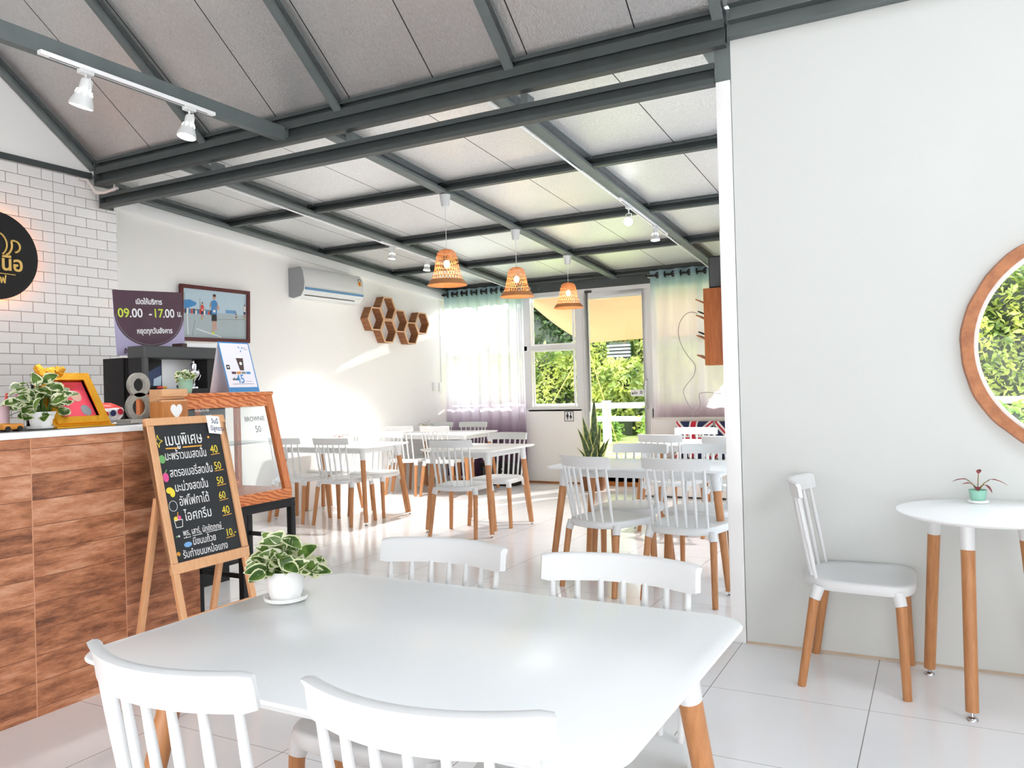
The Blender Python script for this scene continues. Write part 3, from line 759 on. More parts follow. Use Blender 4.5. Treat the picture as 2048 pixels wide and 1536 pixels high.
# ------------------------------------------------------------------ counter
ct = thing('service_counter', 'long service counter clad in brown wood-look tiles', 'counter', (-3.35, 1.0, 0))
mb = MB(); mb.box(-4.15, -3.35, -2.4, 2.845, 0, 1.162); o = mb.mesh('body', 'plank_tile'); ob = bpy.data.objects.new('body', o); COL.objects.link(ob); ob.parent = ct; ob.location = (3.35, -1.0, 0)
mb = MB(); mb.box(-4.17, -3.338, -2.4, 2.845, 1.163, 1.19); wb(mb, 'worktop', 'white_paint', ct, bevel=0.003)['label'] = 'white counter top edge'
mb = MB(); mb.box(-4.1, -3.41, -2.35, 2.6, 1.19, 1.1925); wb(mb, 'mat', 'dark_grey', ct)['label'] = 'dark inlay on the counter top'

# ------------------------------------------------------------------ chairs
def leg_mb(a, b, r0, r1):
    return MB().cyl(a, b, r0, r1, 18)
def make_chair(name='spindle_chair'):
    t = thing(name, '', 'chair', group='white spindle-back chairs with wooden legs')
    # seat shell
    def outline(sc=0.0, z=0.0, N=56):
        pts = []
        for i in range(N):
            a = 2 * PI * i / N; c, s_ = math.cos(a), math.sin(a)
            e = 0.42
            x = math.copysign(abs(c) ** e, c); y = math.copysign(abs(s_) ** e, s_)
            hw = 0.222 + 0.016 * y
            X = x * hw
            if y > 0: Y = 0.03 + y * 0.215 - 0.012 * (x * x) * y
            else: Y = 0.03 + y * (0.198 + 0.05 * (1 - x * x))
            k_ = 1 - sc / 0.22
            pts.append((X * k_, 0.03 + (Y - 0.03) * k_, z))
        return pts
    mb = MB()
    mb.rings([outline(0.012, 0.412), outline(0.003, 0.414), outline(0.0, 0.42), outline(0.0, 0.448), outline(0.004, 0.454), outline(0.012, 0.457), outline(0.05, 0.452), outline(0.11, 0.446), outline(0.18, 0.444)], 0, True)
    for sx in (-1, 1):
        mb.cyl((sx * 0.196, -0.128, 0.43), (sx * 0.207, -0.146, 0.375), 0.027, 0.0245, 18)
        mb.cyl((sx * 0.200, 0.178, 0.43), (sx * 0.209, 0.19, 0.375), 0.027, 0.0245, 18)
    mb.build('seat', 'white_plastic', t)
    # top rail: curved band
    prof = [(-0.011, 0.0), (0.009, 0.0), (0.010, 0.062), (0.004, 0.069), (-0.006, 0.070), (-0.016, 0.066), (-0.0135, 0.058), (-0.010, 0.050)]
    rings = []
    for i in range(25):
        u = -1 + 2 * i / 24; hw = 0.212
        x = u * hw; yc = -0.186 - 0.064 * (1 - u * u)
        dx, dy = hw, 2 * 0.064 * u; L = math.hypot(dx, dy); nx, ny = -dy / L, dx / L
        sc = 1.0 if abs(u) < 0.97 else 0.86
        rings.append([(x + nx * p * sc, yc + ny * p * sc - 0.16 * q * 1.0, 0.802 + 0.035 + (q - 0.035) * sc) for p, q in prof])
    MB().rings(rings, 0, True).build('top_rail', 'white_plastic', t)
    for k_ in range(7):
        u = -1 + k_ / 3.0
        b = (u * 0.172, -0.140 - 0.048 * (1 - u * u), 0.446); c = (u * 0.184, -0.190 - 0.056 * (1 - (u * .86) ** 2), 0.806)
        b = Vector(b); c = Vector(c)
        pts = [b, b.lerp(c, 0.25), b.lerp(c, 0.5), b.lerp(c, 0.8), c]
        MB().tube(pts, [0.0082, 0.0098, 0.0102, 0.0095, 0.0078], 10).build('spindle', 'white_plastic', t)
    for sx in (-1, 1):
        leg_mb((sx * 0.207, -0.146, 0.377), (sx * 0.229, -0.205, 0.0), 0.0215, 0.0175).build('leg', 'leg_wood', t)
        leg_mb((sx * 0.209, 0.19, 0.377), (sx * 0.229, 0.205, 0.0), 0.0215, 0.0175).build('leg', 'leg_wood', t)
    return t
chair0 = make_chair()
CH = [
 (-1.200, 1.15, -2, 'white spindle chair in the left foreground at the left corner of the big table'),
 (-0.708, 1.187, 4, 'white spindle chair at the bottom centre of the picture, closest to the camera'),
 (-1.300, 1.768, 180, 'white chair on the far side of the big table, nearer the potted pothos'),
 (-0.742, 1.737, 180, 'white chair on the far side of the big table, nearer the partition wall'),
 (-0.351, 3.850, -90, 'white spindle chair seen from the side, facing the round table under the window'),
 (-5.325, 6.325, 3, 'white chair on the near long side of the wall table, right of the two'),
 (-5.915, 6.315, 0, 'white chair half hidden behind the glass display case'),
 (-6.035, 7.005, 180, 'sunlit white chair on the far side of the wall table, against the side wall'),
 (-5.335, 6.885, 180, 'sunlit white chair on the far side of the wall table, away from the wall'),
 (-3.850, 6.200, 4.7, 'white chair on the near side of the small square table in mid room'),
 (-3.795, 6.800, 180, 'white chair on the far side of the small square table in mid room'),
 (-5.985, 8.385, 0, 'white chair near side of the farthest left table, closest to the side wall'),
 (-5.453, 8.385, 0, 'white chair near side of the farthest left table, on its right'),
 (-6.010, 8.950, 180, 'farthest white chair beside the side wall, below the hexagon shelves'),
 (-5.490, 8.965, 180, 'farthest white chair in front of the left curtain'),
 (-1.940, 4.913, -21, 'white chair turned a little, left one in front of the right dining table'),
 (-1.383, 4.864, -6, 'white chair beside the white post, in front of the right dining table'),
 (-1.974, 5.500, 180, 'white chair facing the camera across the right dining table, left of the two'),
 (-1.455, 5.530, 180, 'white chair facing the camera across the right dining table, cut by the post'),
 (-2.140, 7.010, -10, 'white chair, back to us, left one at the table before the flag cushions'),
 (-1.540, 6.870, -6, 'white chair, back to us, at the flag cushion table, cut by the post'),
 (-2.130, 7.625, 180, 'bright white chair directly in front of the flag cushions on the bench'),
]
for i, (x, y, a, lab) in enumerate(CH):
    c = chair0 if i == 0 else copy_tree(chair0)
    c.location = (x, y, 0); c.rotation_euler = (0, 0, R(a)); c['label'] = lab

# ------------------------------------------------------------------ rectangular tables
ZT = 0.768
def make_table(name, lab, x0, x1, y0, y1, rot=0, r=0.06, th=0.018, foot=(0.02, 0.02), top=(0.11, 0.10), group='white dining tables with wooden legs'):
    cx, cy = (x0 + x1) / 2, (y0 + y1) / 2; hx, hy = (x1 - x0) / 2, (y1 - y0) / 2
    t = thing(name, lab, 'table', (cx, cy, 0), R(rot), group)
    mb = MB(); base = rrect(-hx, hx, -hy, hy, r)
    def ins(d, z): return [(x * (1 - d / hx), y * (1 - d / hy), z) for x, y in base]
    mb.rings([ins(0.022, ZT - th), ins(0.012, ZT - th * .8), ins(0.001, ZT - 0.007), ins(0.0, ZT - 0.004), ins(0.003, ZT)], 0, True)
    mb.build('tabletop', 'table_white', t)
    mb = MB(); a, b = hx - 0.13, hy - 0.12
    for s_ in (-1, 1):
        mb.box(-a, a, s_ * b - 0.012, s_ * b + 0.012, ZT - th - 0.055, ZT - th)
        mb.box(s_ * a - 0.012, s_ * a + 0.012, -b, b, ZT - th - 0.055, ZT - th)
    mb.build('apron', 'white_plastic', t, bevel=0.003)
    for sx in (-1, 1):
        for sy in (-1, 1):
            A = Vector((sx * (hx - top[0]), sy * (hy - top[1]), ZT - th)); B = Vector((sx * (hx - foot[0]), sy * (hy - foot[1]), 0.0))
            C1 = A.lerp(B, 0.155); C2 = A.lerp(B, 0.965)
            l = MB().cyl(C1, C2, 0.0265, 0.0205, 20).build('leg', 'leg_wood', t)
            fm = MB().cyl(A, A.lerp(B, 0.05), 0.036, 0.0295, 20); fm.cyl(A.lerp(B, 0.05), C1 + (B - A) * .002, 0.0295, 0.0275, 20)
            fe = fm.build('socket', 'white_plastic', l); fe['label'] = 'white socket at the top of the leg'
            fp = MB(); fp.cyl(C2, A.lerp(B, 0.985), 0.006, 0.006, 8); fp.lathe([(0.0, 0.009), (0.012, 0.008), (0.017, 0.004), (0.018, 0.0), (0, 0)], 16, 0, Matrix.Translation((B.x, B.y, 0.0)))
            fp.build('foot_pad', 'chrome', l)['label'] = 'round metal foot pad'
    return t
make_table('dining_table', 'large white table filling the foreground with the potted pothos on it', -1.665, -0.408, 1.055, 1.908, -1.0, 0.085, 0.018, (0.045, 0.02), (0.10, 0.22))
make_table('dining_table', 'long white table by the side wall behind the glass display case', -6.22, -4.985, 6.245, 7.02, 0, 0.05)
make_table('dining_table', 'small square white table standing alone in mid room', -4.245, -3.44, 6.09, 6.92, -2, 0.06, foot=(0.05, 0.05))
make_table('dining_table', 'farthest long white table on the left, before the curtain', -6.22, -5.03, 8.27, 9.05, 0, 0.05)
make_table('dining_table', 'white table just left of the post on the right side of the rear room', -2.40, -1.15, 4.945, 5.645, 0, 0.05)
make_table('dining_table', 'white table in front of the bench with flag cushions', -2.50, -1.25, 6.95, 7.70, 0, 0.05)

# round table
rt = thing('round_table', 'small round white table with wooden legs under the round window', 'table', (0.17, 3.745, 0))
mb = MB(); mb.lathe([(0, ZT - 0.018), (0.325, ZT - 0.018), (0.338, ZT - 0.013), (0.347, ZT - 0.005), (0.345, ZT - 0.001), (0.34, ZT), (0, ZT)], 64)
mb.build('tabletop', 'table_white', rt)
for (fx, fy), (tx, ty) in (((0.079, 3.515), (0.083, 3.60)), ((-0.071, 3.983), (-0.03, 3.90)), ((0.40, 3.53), (0.31, 3.60)), ((0.36, 4.00), (0.29, 3.88))):
    A = Vector((tx - 0.17, ty - 3.745, ZT - 0.018)); B = Vector((fx - 0.17, fy - 3.745, 0)); C1 = A.lerp(B, 0.15); C2 = A.lerp(B, 0.96)
    l = MB().cyl(C1, C2, 0.0255, 0.0235, 20).build('leg', 'leg_wood', rt)
    MB().cyl(A, C1 + (B - A) * .002, 0.0275, 0.0262, 20).build('socket', 'white_plastic', l)['label'] = 'white socket at the top of the leg'
    fp = MB(); fp.cyl(C2, A.lerp(B, 0.985), 0.006, 0.006, 8); fp.lathe([(0.0, 0.012), (0.014, 0.011), (0.020, 0.006), (0.021, 0.0), (0, 0)], 20, 0, Matrix.Translation((B.x, B.y, 0.0)))
    fp.build('foot_pad', 'chrome', l)['label'] = 'round metal foot pad'

# ------------------------------------------------------------------ plants
def leaf(mb, P, d, up, L, Wd, fold=0.25, droop=0.3, rnd=random, cream=True, asym=None):
    """one leaf: border faces use slot 1 (cream), inside slot 0"""
    d = Vector(d).normalized(); up = Vector(up); s_ = d.cross(up)
    s_ = s_.normalized() if s_.length > 1e-4 else d.orthogonal().normalized(); n = s_.cross(d)
    rows = [(0, 0.02), (0.1, 0.62), (0.3, 1.0), (0.52, 0.93), (0.75, 0.6), (0.92, 0.22), (1.0, 0.01)]
    cols = [-1, -0.74, 0, 0.74, 1]; v = []
    for t, w in rows:
        for c in cols:
            x = c * w * Wd / 2; y = t * L; z = abs(c) * w * Wd * fold - droop * L * t * t
            v.append(Vector(P) + s_ * x + d * y + n * z)
    o = len(mb.v); fs = []; ms = []
    for i in range(len(rows) - 1):
        for j in range(4):
            fs.append((i * 5 + j, i * 5 + j + 1, (i + 1) * 5 + j + 1, (i + 1) * 5 + j))
            e = (j in (0, 3)) or i == 5 or rnd.random() < 0.16
            ms.append(1 if (e and cream) else 0)
    mb.add(v, fs, 0, True); mb.m[-len(fs):] = ms
def pothos(name, lab, loc, cat='plant', pot_r=0.052, pot_h=0.085, pot='ceramic_white', n=44, spread=0.13, height=0.14, seed=1, saucer=True, lw=0.045, ll=0.062, base=0.0):
    rnd = random.Random(seed)
    t = thing(name, lab, cat, loc)
    z = base
    if saucer:
        MB().lathe([(0, 0), (pot_r * 0.95, 0), (pot_r * 1.12, 0.004), (pot_r * 1.17, 0.014), (pot_r * 1.1, 0.014), (pot_r * 1.02, 0.006), (0, 0.006)], 32).build('saucer', pot, t)
        z = 0.007
    MB().lathe([(0, z), (pot_r * 0.78, z), (pot_r * 0.93, z + pot_h * .35), (pot_r, z + pot_h * .95), (pot_r * 1.02, z + pot_h), (pot_r * 0.94, z + pot_h), (pot_r * .9, z + pot_h * .85), (0, z + pot_h * .85)], 36).build('pot', pot, t)
    MB().lathe([(0, z + pot_h * .89), (pot_r * .9, z + pot_h * .87)], 20).build('soil', 'soil', t)
    fo = MB(); st = MB()
    for i in range(n):
        a = rnd.uniform(0, 2 * PI); q = rnd.random()
        el = rnd.uniform(-0.15, 1.25) if i > n * .3 else rnd.uniform(0.7, 1.4)
        rr = spread * (0.45 + 0.55 * rnd.random())
        base_p = Vector((math.cos(a) * pot_r * .5, math.sin(a) * pot_r * .5, z + pot_h * .9))
        tip = Vector((math.cos(a) * rr * math.cos(el) * 1.0, math.sin(a) * rr * math.cos(el), z + pot_h * .9 + max(-0.02, math.sin(el) * height * rnd.uniform(.45, 1))))
        mid = base_p.lerp(tip, .5) + Vector((0, 0, 0.02))
        st.tube([base_p, mid, tip], 0.0016, 5)
        dd = Vector((math.cos(a + rnd.uniform(-.8, .8)), math.sin(a + rnd.uniform(-.8, .8)), rnd.uniform(-.4, .8)))
        leaf(fo, tip - Vector(dd).normalized() * ll * .4, dd, (.7 + rnd.uniform(-.5, .5), -.6 + rnd.uniform(-.5, .5), .8), ll * rnd.uniform(.75, 1.25), lw * rnd.uniform(.8, 1.25), 0.12, rnd.uniform(0.0, .35), rnd)
    st.build('stems', 'green_leaf', t); fo.build('foliage', ['pothos_green', 'pothos_cream'], t)
    return t
pothos('potted_pothos', 'variegated pothos in a white pot with saucer on the big foreground table', (-1.555, 1.60, ZT), seed=4, n=62, spread=0.105, height=0.10, pot_r=0.05, pot_h=0.075, lw=.042, ll=.058)
pothos('potted_pothos', 'trailing variegated pothos in a white pot on the counter before the gold frame', (-3.52, 2.16, 1.1925), seed=9, n=80, spread=0.18, height=0.16, pot_r=0.055, pot_h=0.07, lw=0.055, ll=0.07)
pothos('potted_pothos', 'small variegated plant in a mint green pot on top of the display case', (-3.70, 3.08, 1.338), seed=12, n=30, spread=0.075, height=0.05, pot_r=0.04, pot_h=0.085, pot='ceramic_mint', saucer=False, lw=0.03, ll=0.045)
def small_plant(lab, loc, pot, mat, seed, leaves, r=0.034, h=0.05):
    t = thing('potted_plant', lab, 'plant', loc)
    MB().lathe([(0, 0), (r * 1.05, 0), (r * 1.2, 0.003), (r * 1.24, 0.012), (r * 1.15, 0.012), (0, 0.006)], 28).build('saucer', 'ceramic_white', t)
    MB().lathe([(0, .006), (r * .72, .006), (r * .9, .02), (r, .006 + h * .8), (r * 1.03, .006 + h), (r * .93, .006 + h), (r * .9, h * .85), (0, h * .85)], 32).build('pot', pot, t)
    rnd = random.Random(seed); fo = MB(); st = MB()
    for a, l, z1, s_ in leaves:
        b = Vector((0, 0, h * .85)); tip = Vector((math.cos(a) * l * .6, math.sin(a) * l * .6, h + z1)); e = Vector((math.cos(a), math.sin(a), s_))
        st.tube([b, b.lerp(tip, .5) + Vector((0, 0, .012)), tip], 0.002, 6)
        leaf(fo, tip, e, (0, 0, 1), l * .9, 0.02, .2, .35, rnd, False)
    st.build('stems', 'brown_leaf', t); fo.build('foliage', [mat, mat], t)
    return t
small_plant('reddish-leaved seedling in a mint bowl on the round table', (0.135, 3.975, ZT), 'ceramic_mint', 'red_leaf', 3, [(2.6, .075, .045, .1), (0.2, .08, .05, -.05), (1.4, .05, .07, .8), (-0.6, .05, .03, -.5), (3.4, .04, .03, .3), (-1.6, .045, .02, .0)])
small_plant('tiny brown-leaved plant in a white pot on the long table by the side wall', (-5.66, 6.70, ZT), 'ceramic_white', 'red_leaf', 5, [(0.4, .07, .03, .1), (3.4, .07, .03, -.1), (1.6, .04, .03, .4), (-1.2, .05, .02, 0)], 0.036, 0.06)
small_plant('tiny dry-leaved plant in a white pot on the farthest left table', (-5.93, 8.70, ZT), 'ceramic_white', 'brown_leaf', 6, [(0.0, .1, .03, -.1), (3.2, .09, .04, -.1), (1.2, .06, .06, .4), (-1.6, .06, .03, -.3), (2.2, .07, .05, .2)], 0.045, 0.07)

# snake plant by the door
sn = thing('snake_plant', 'tall snake plant in a woven basket left of the door', 'plant', (-3.86, 9.35, 0))
MB().lathe([(0, 0), (0.13, 0), (0.15, 0.03), (0.16, 0.24), (0.155, 0.26), (0.145, 0.25), (0.14, 0.22), (0, 0.22)], 32).build('basket', 'basket_weave', sn)
fo = MB(); rnd = random.Random(5)
for i, (a, r_, hh, ln) in enumerate([(1.2, .02, 0.98, .03), (2.9, .04, .72, -.10), (3.4, .05, .58, -.17), (0.2, .03, .5, .05), (5.9, .05, .42, .16), (0.5, .05, .46, .22), (4.3, .04, .5, -.04), (2.3, .06, .4, -.12), (5.2, .05, .38, .09), (1.8, .05, .62, -.02), (4.8, .03, .34, .26), (3.0, .06, .33, -.24), (0.9, .03, .64, .1)]):
    b = Vector((math.cos(a) * r_, math.sin(a) * r_, .2)); N = 7; v = []
    ph = rnd.uniform(-.6, .6); sdir = Vector((math.cos(ph), math.sin(ph), 0)); nd = Vector((-sdir.y, sdir.x, 0))
    for k_ in range(N + 1):
        t = k_ / N; w = 0.044 * (0.6 + 1.2 * t * (1 - t) * 2) * (1 - t ** 5) + 0.0015
        c = b + Vector((ln * .75 * t * t, (rnd.random() - .5) * .01 - .04 * math.sin(i) * t, hh * t))
        for q in (-1, -.72, 0, .72, 1): v.append(c + sdir * (w * q) + nd * (abs(q) * w * .45))
    fs = []; ms = []
    for k_ in range(N):
        for j in range(4): fs.append((k_ * 5 + j, k_ * 5 + j + 1, (k_ + 1) * 5 + j + 1, (k_ + 1) * 5 + j)); ms.append(1 if j in (0, 3) else 0)
    fo.add(v, fs, 0, True); fo.m[-len(fs):] = ms
fo.build('foliage', ['snake_green', 'snake_edge'], sn)

# ------------------------------------------------------------------ easel blackboard
es = thing('easel_blackboard', 'pine A-frame easel with a chalk menu blackboard beside the counter', 'easel', (-3.05, 2.655, 0))
Y0, Y1 = 2.43, 2.88
def ex(z): return -3.042 - (z - 0.521) * (0.160 / 0.70)     # leaning front plane
lean = Vector((ex(1.0) - ex(0.0), 0, 1.0)).normalized()
Mb = frame_m((ex(0.521), Y0, 0.521), (0, 1, 0), tuple(lean))     # u along +Y, v up the board, N towards +X
Hh = 0.718; Wd_ = Y1 - Y0; fw = 0.036
mb = MB()
outer = rrect(0, Wd_, 0, Hh, 0.018, 5)
inner = rect(fw, fw, Wd_ - fw, Hh - fw)
for p in (rect(0, 0.0, Wd_, fw + .012), rect(0, Hh - fw, Wd_, Hh)): mb.prism(p, -0.012, 0.014, 0, Mb)
for p in (rect(0, fw + .012, fw, Hh - fw), rect(Wd_ - fw, fw + .012, Wd_, Hh - fw)): mb.prism(p, -0.012, 0.014, 0, Mb)
wb(mb, 'frame', 'pine', es, bevel=0.003)
bd = wb(MB().prism(rect(fw - .004, fw + .008, Wd_ - fw + .004, Hh - fw + .004), -0.006, 0.004, 0, Mb), 'board', 'blackboard', es)
vb = -0.521 / lean.z
for nm, p in (('front_leg', rect(0.004, vb, 0.036, 0.0)), ('front_leg', rect(Wd_ - 0.036, vb, Wd_ - 0.004, 0.0)), ('crossbar', rect(0.036, -0.232, Wd_ - .036, -0.195))):
    wb(MB().prism(p, -0.010, 0.010, 0, Mb), nm, 'pine', es, bevel=0.002)
for yy in (Y0 - 0.0, Y1 - 0.03):
    A = Vector((ex(0.86) - 0.022, yy, 0.86)); B = Vector((-3.335, yy, 0.0)); d_ = (B - A).normalized(); n_ = Vector((0, 1, 0)).cross(d_)
    mb = MB(); s1, s2 = n_ * 0.011, Vector((0, 0.03, 0))
    mb.add([A - s1, A + s1, A + s1 + s2, A - s1 + s2, B - s1, B + s1, B + s1 + s2, B - s1 + s2], [(0, 3, 2, 1), (4, 5, 6, 7), (0, 1, 5, 4), (1, 2, 6, 5), (2, 3, 7, 6), (3, 0, 4, 7)])
    wb(mb, 'rear_leg', 'pine', es, bevel=0.002)
# chalk writing (u right, v up) on the board face
def bt(s, u, v, size, mat, bold=0.0, sx=1.0):
    M = frame_m(tuple(Mb @ Vector((u, v, 0.0045))), (0, 1, 0), tuple(lean))
    o = text_mesh('chalk_writing', s, size, mat, bd, M, bold, sx=sx, extrude=0.0003)
    o.data.transform(root_inv(es)); return o
lines = [('เมนูพิเศษ', .085, .586, .078, .8, 'chalk_white'), ('มะพร้าวนมสดปั่น', .072, .518, .058, .67, 'chalk_white'), ('สตรอเบอรี่สดปั่น', .082, .438, .058, .7, 'chalk_white'),
 ('มะม่วงสดปั่น', .095, .368, .058, .72, 'chalk_white'), ('อัฟโฟกาโต้', .105, .300, .06, .75, 'chalk_white'), ('ไอศกรีม', .12, .228, .065, .82, 'chalk_white'),
 ('พุธ, เสาร์, นักขัตฤกษ์', .095, .162, .04, .74, 'chalk_white'), ('มีขนมถ้วย', .14, .112, .046, .78, 'chalk_white'), ('รับทำขนมหม้อแกง', .075, .062, .048, .8, 'chalk_white'),
 ('40', .335, .530, .055, .85, 'chalk_yellow'), ('50', .340, .448, .052, .85, 'chalk_yellow'), ('50', .338, .375, .05, .85, 'chalk_yellow'), ('60', .335, .302, .05, .85, 'chalk_yellow'), ('40', .338, .226, .055, .85, 'chalk_yellow'), ('10.-', .335, .118, .05, .85, 'chalk_yellow')]
for s_, u, v_, size, sx, mt in lines: bt(s_, u, v_, size, mt, sx=sx * (.92 if mt == 'chalk_white' else 1))
it = [('chalk_orange', line2((.085, .573), (.16, .57), .006), 0), ('chalk_orange', line2((.18, .572), (.29, .572), .006), 0)]
for u, v_ in ((.335, .522), (.34, .44), (.338, .367), (.335, .294), (.338, .218), (.335, .110)): it.append(('chalk_orange', line2((u, v_), (u + .055, v_ + .003), .0035), 0))
it.append(('chalk_white', line2((.095, .152), (.135, .152), .0025), 0)); it.append(('chalk_white', line2((.145, .154), (.2, .155), .0025), 0)); it.append(('chalk_white', line2((.22, .156), (.33, .158), .0025), 0))
st_ = [(.052, .64), (.058, .618), (.075, .61), (.058, .602), (.052, .58), (.046, .602), (.034, .61), (.046, .618)]
for i in range(8): it.append(('chalk_yellow', line2(st_[i], st_[(i + 1) % 8], .003), 0))
it += [('chalk_green', circ(.056, .525, .017, 14, .02), 0), ('chalk_pink', circ(.058, .44, .016, 14, .022), 0), ('chalk_green', line2((.058, .46), (.07, .475), .004), 0), ('chalk_yellow', circ(.066, .378, .019, 14, .015), 0), ('chalk_yellow', circ(.078, .365, .014, 14, .02), .0004)]
for i in range(14):
    a0, a1 = 2 * PI * i / 14, 2 * PI * (i + 1) / 14
    it.append(('chalk_white', line2((.07 + .022 * math.cos(a0), .305 + .024 * math.sin(a0)), (.07 + .022 * math.cos(a1), .305 + .024 * math.sin(a1)), .002), 0))
it += [('chalk_yellow', circ(.072, .245, .011), 0), ('chalk_pink', circ(.09, .248, .011), 0), ('chalk_orange', line2((.082, .25), (.088, .275), .004), 0)]
cup = [(.062, .238), (.066, .205), (.1, .205), (.106, .238)]
for i in range(4): it.append(('chalk_white', line2(cup[i], cup[(i + 1) % 4], .0028), .0004))
it += [('chalk_blue', circ(.112, .12, .022, 16, .012), 0), ('chalk_green', circ(.06, .165, .004), 0), ('chalk_white', circ(.072, .165, .005), 0), ('chalk_orange', [(.058, .075), (.064, .088), (.054, .096), (.047, .088)], 0), ('chalk_orange', circ(.052, .088, .009), 0), ('chalk_orange', circ(.338, .61, .006), 0)]
groups = [('chalk_underline', [g_]) for g_ in it[:11]] + [('chalk_star', it[11:19]), ('chalk_coconut', it[19:20]), ('chalk_strawberry', it[20:22]), ('chalk_mango', it[22:24]), ('chalk_ring', it[24:38]), ('chalk_ice_cream', it[38:45]), ('chalk_dish', it[45:46]), ('chalk_bullet', it[46:48]), ('chalk_heart', it[48:50]), ('chalk_dot', it[50:])]
for nm_, g_ in groups:
    if g_:
        o = plates(nm_, g_, bd, Matrix.Identity(4), 0.0004); o.data.transform(Matrix(Mb) @ Matrix.Translation((0, 0, .0042))); o.data.transform(root_inv(es))
# paper note on the top right corner
nt_ = thing('paper_note', 'small white handwritten note clipped to the top right corner of the easel', 'note', tuple(Mb @ Vector((.345, .655, .016))))
Mn = frame_m(tuple(Mb @ Vector((.338, .628, .0155))), (0, 1, -0.13), tuple(lean))
o = MB().prism(rect(0, 0, .112, .09), 0, .0008, 0, Mn); wb(o, 'sheet', 'paper', nt_)
for s_, u, v_ in (('วันนี้', .025, .052), ('มีลูกตาล', .014, .016)):
    o = text_mesh('writing', s_, .032, 'navy_print', nt_, Mn @ Matrix.Translation((u, v_, .0012)), .0004, extrude=.0002, sx=.8); o.data.transform(root_inv(nt_))

# ------------------------------------------------------------------ display case and its stand
sd = thing('metal_stand', 'black square-tube metal stand under the display case', 'stand', (-3.6, 3.3, 0))
SX0, SX1, SY0, SY1, SZ = -3.80, -3.41, 2.90, 3.605, 0.70
mb = MB()
mb.box(SX0, SX1, SY0, SY1, SZ - 0.008, SZ); wb(mb, 'top', 'black_metal', sd)
q = 0.018
mb = MB()
mb.box(SX1 - 2 * q, SX1, SY0, SY1, SZ - 0.05, SZ - .008); mb.box(SX0, SX0 + 2 * q, SY0, SY1, SZ - 0.05, SZ - .008)
mb.box(SX0, SX1, SY0, SY0 + 2 * q, SZ - 0.05, SZ - .008); mb.box(SX0, SX1, SY1 - 2 * q, SY1, SZ - 0.05, SZ - .008)
mb.box(SX0 + 2 * q, SX1 - 2 * q, SY1 - 1.5 * q, SY1 - .5 * q, .455, .48)
mb.box(SX0 + 2 * q, SX1 - 2 * q, 3.2, 3.2 + q, .30, .325); mb.box(SX0 + .5 * q, SX0 + 1.5 * q, 3.2, SY1 - 2 * q, .30, .325)
wb(mb, 'rails', 'black_metal', sd, bevel=.002)
for x, y in ((SX0, 3.19), (SX1 - 2 * q, 3.19), (SX0, SY1 - 2 * q), (SX1 - 2 * q, SY1 - 2 * q)):
    wb(MB().box(x, x + 2 * q, y, y + 2 * q, 0, SZ - .05), 'leg', 'black_metal', sd, bevel=.002)
dc = thing('display_case', 'orange-brown wooden display case with a sloping glass front', 'display case', (-3.6, 3.2, SZ))
CY0, CY1 = 2.87, 3.575; zc0, zc1 = SZ + 0.001, 1.335
xf0, xf1, xb = -3.405, -3.55, -3.84
w_ = 0.05
def cxs(z): return xf0 + (xf1 - xf0) * max(0, (z - zc0 - .06)) / (zc1 - zc0 - .06)
mb = MB(); mb.box(xb, xf0, CY0, CY1, zc0, zc0 + 0.062); wb(mb, 'base', 'case_wood', dc, bevel=.003)
def slant(y0, y1, za, zb_, t=.03, mi=0):
    m_ = MB(); m_.add([(cxs(za) - t, y0, za), (cxs(za), y0, za), (cxs(za), y1, za), (cxs(za) - t, y1, za), (cxs(zb_) - t, y0, zb_), (cxs(zb_), y0, zb_), (cxs(zb_), y1, zb_), (cxs(zb_) - t, y1, zb_)],
      [(0, 3, 2, 1), (4, 5, 6, 7), (0, 1, 5, 4), (1, 2, 6, 5), (2, 3, 7, 6), (3, 0, 4, 7)]); return m_
for y0, y1 in ((CY0, CY0 + w_), (CY1 - w_, CY1)): wb(slant(y0, y1, zc0 + .062, zc1 - .02), 'front_post', 'case_wood_z', dc, bevel=.002)
wb(slant(CY0 + w_, CY1 - w_, zc1 - .085, zc1 - .02), 'front_rail', 'case_wood', dc, bevel=.002)
mb = MB(); mb.box(xb, xf1 + 0.012, CY0 - .004, CY1 + .004, zc1 - .02, zc1); wb(mb, 'top', 'case_wood', dc, bevel=.003)
for y0, y1 in ((CY0, CY0 + .03), (CY1 - .03, CY1)): wb(MB().box(xb, xb + .03, y0, y1, zc0 + .062, zc1 - .02), 'back_post', 'case_wood_z', dc)
wb(MB().box(xb, xb + .02, 3.23, 3.28, zc0 + .062, zc1 - .02), 'back_post', 'case_wood_z', dc)
wb(MB().box(xb, xb + .03, CY0 + .03, CY1 - .03, zc0 + .062, zc0 + .10), 'back_rail', 'case_wood', dc)
gm = MB(); gm.add([(cxs(zc0 + .062) - .015, CY0 + w_, zc0 + .062), (cxs(zc0 + .062) - .015, CY1 - w_, zc0 + .062), (cxs(zc1 - .085) - .015, CY1 - w_, zc1 - .085), (cxs(zc1 - .085) - .015, CY0 + w_, zc1 - .085)], [(0, 1, 2, 3)])
wb(gm, 'front_glass', 'glass', dc)
for y in (CY0 + .015, CY1 - .015):
    gm = MB(); gm.add([(xb + .03, y, zc0 + .062), (cxs(zc0 + .062) - .03, y, zc0 + .062), (cxs(zc1 - .02) - .03, y, zc1 - .02), (xb + .03, y, zc1 - .02)], [(0, 1, 2, 3)])
    wb(gm, 'side_glass', 'glass', dc)
wb(MB().box(xb + .03, cxs(1.04) - .05, CY0 + .02, CY1 - .02, 1.035, 1.041), 'glass_shelf', 'glass', dc)
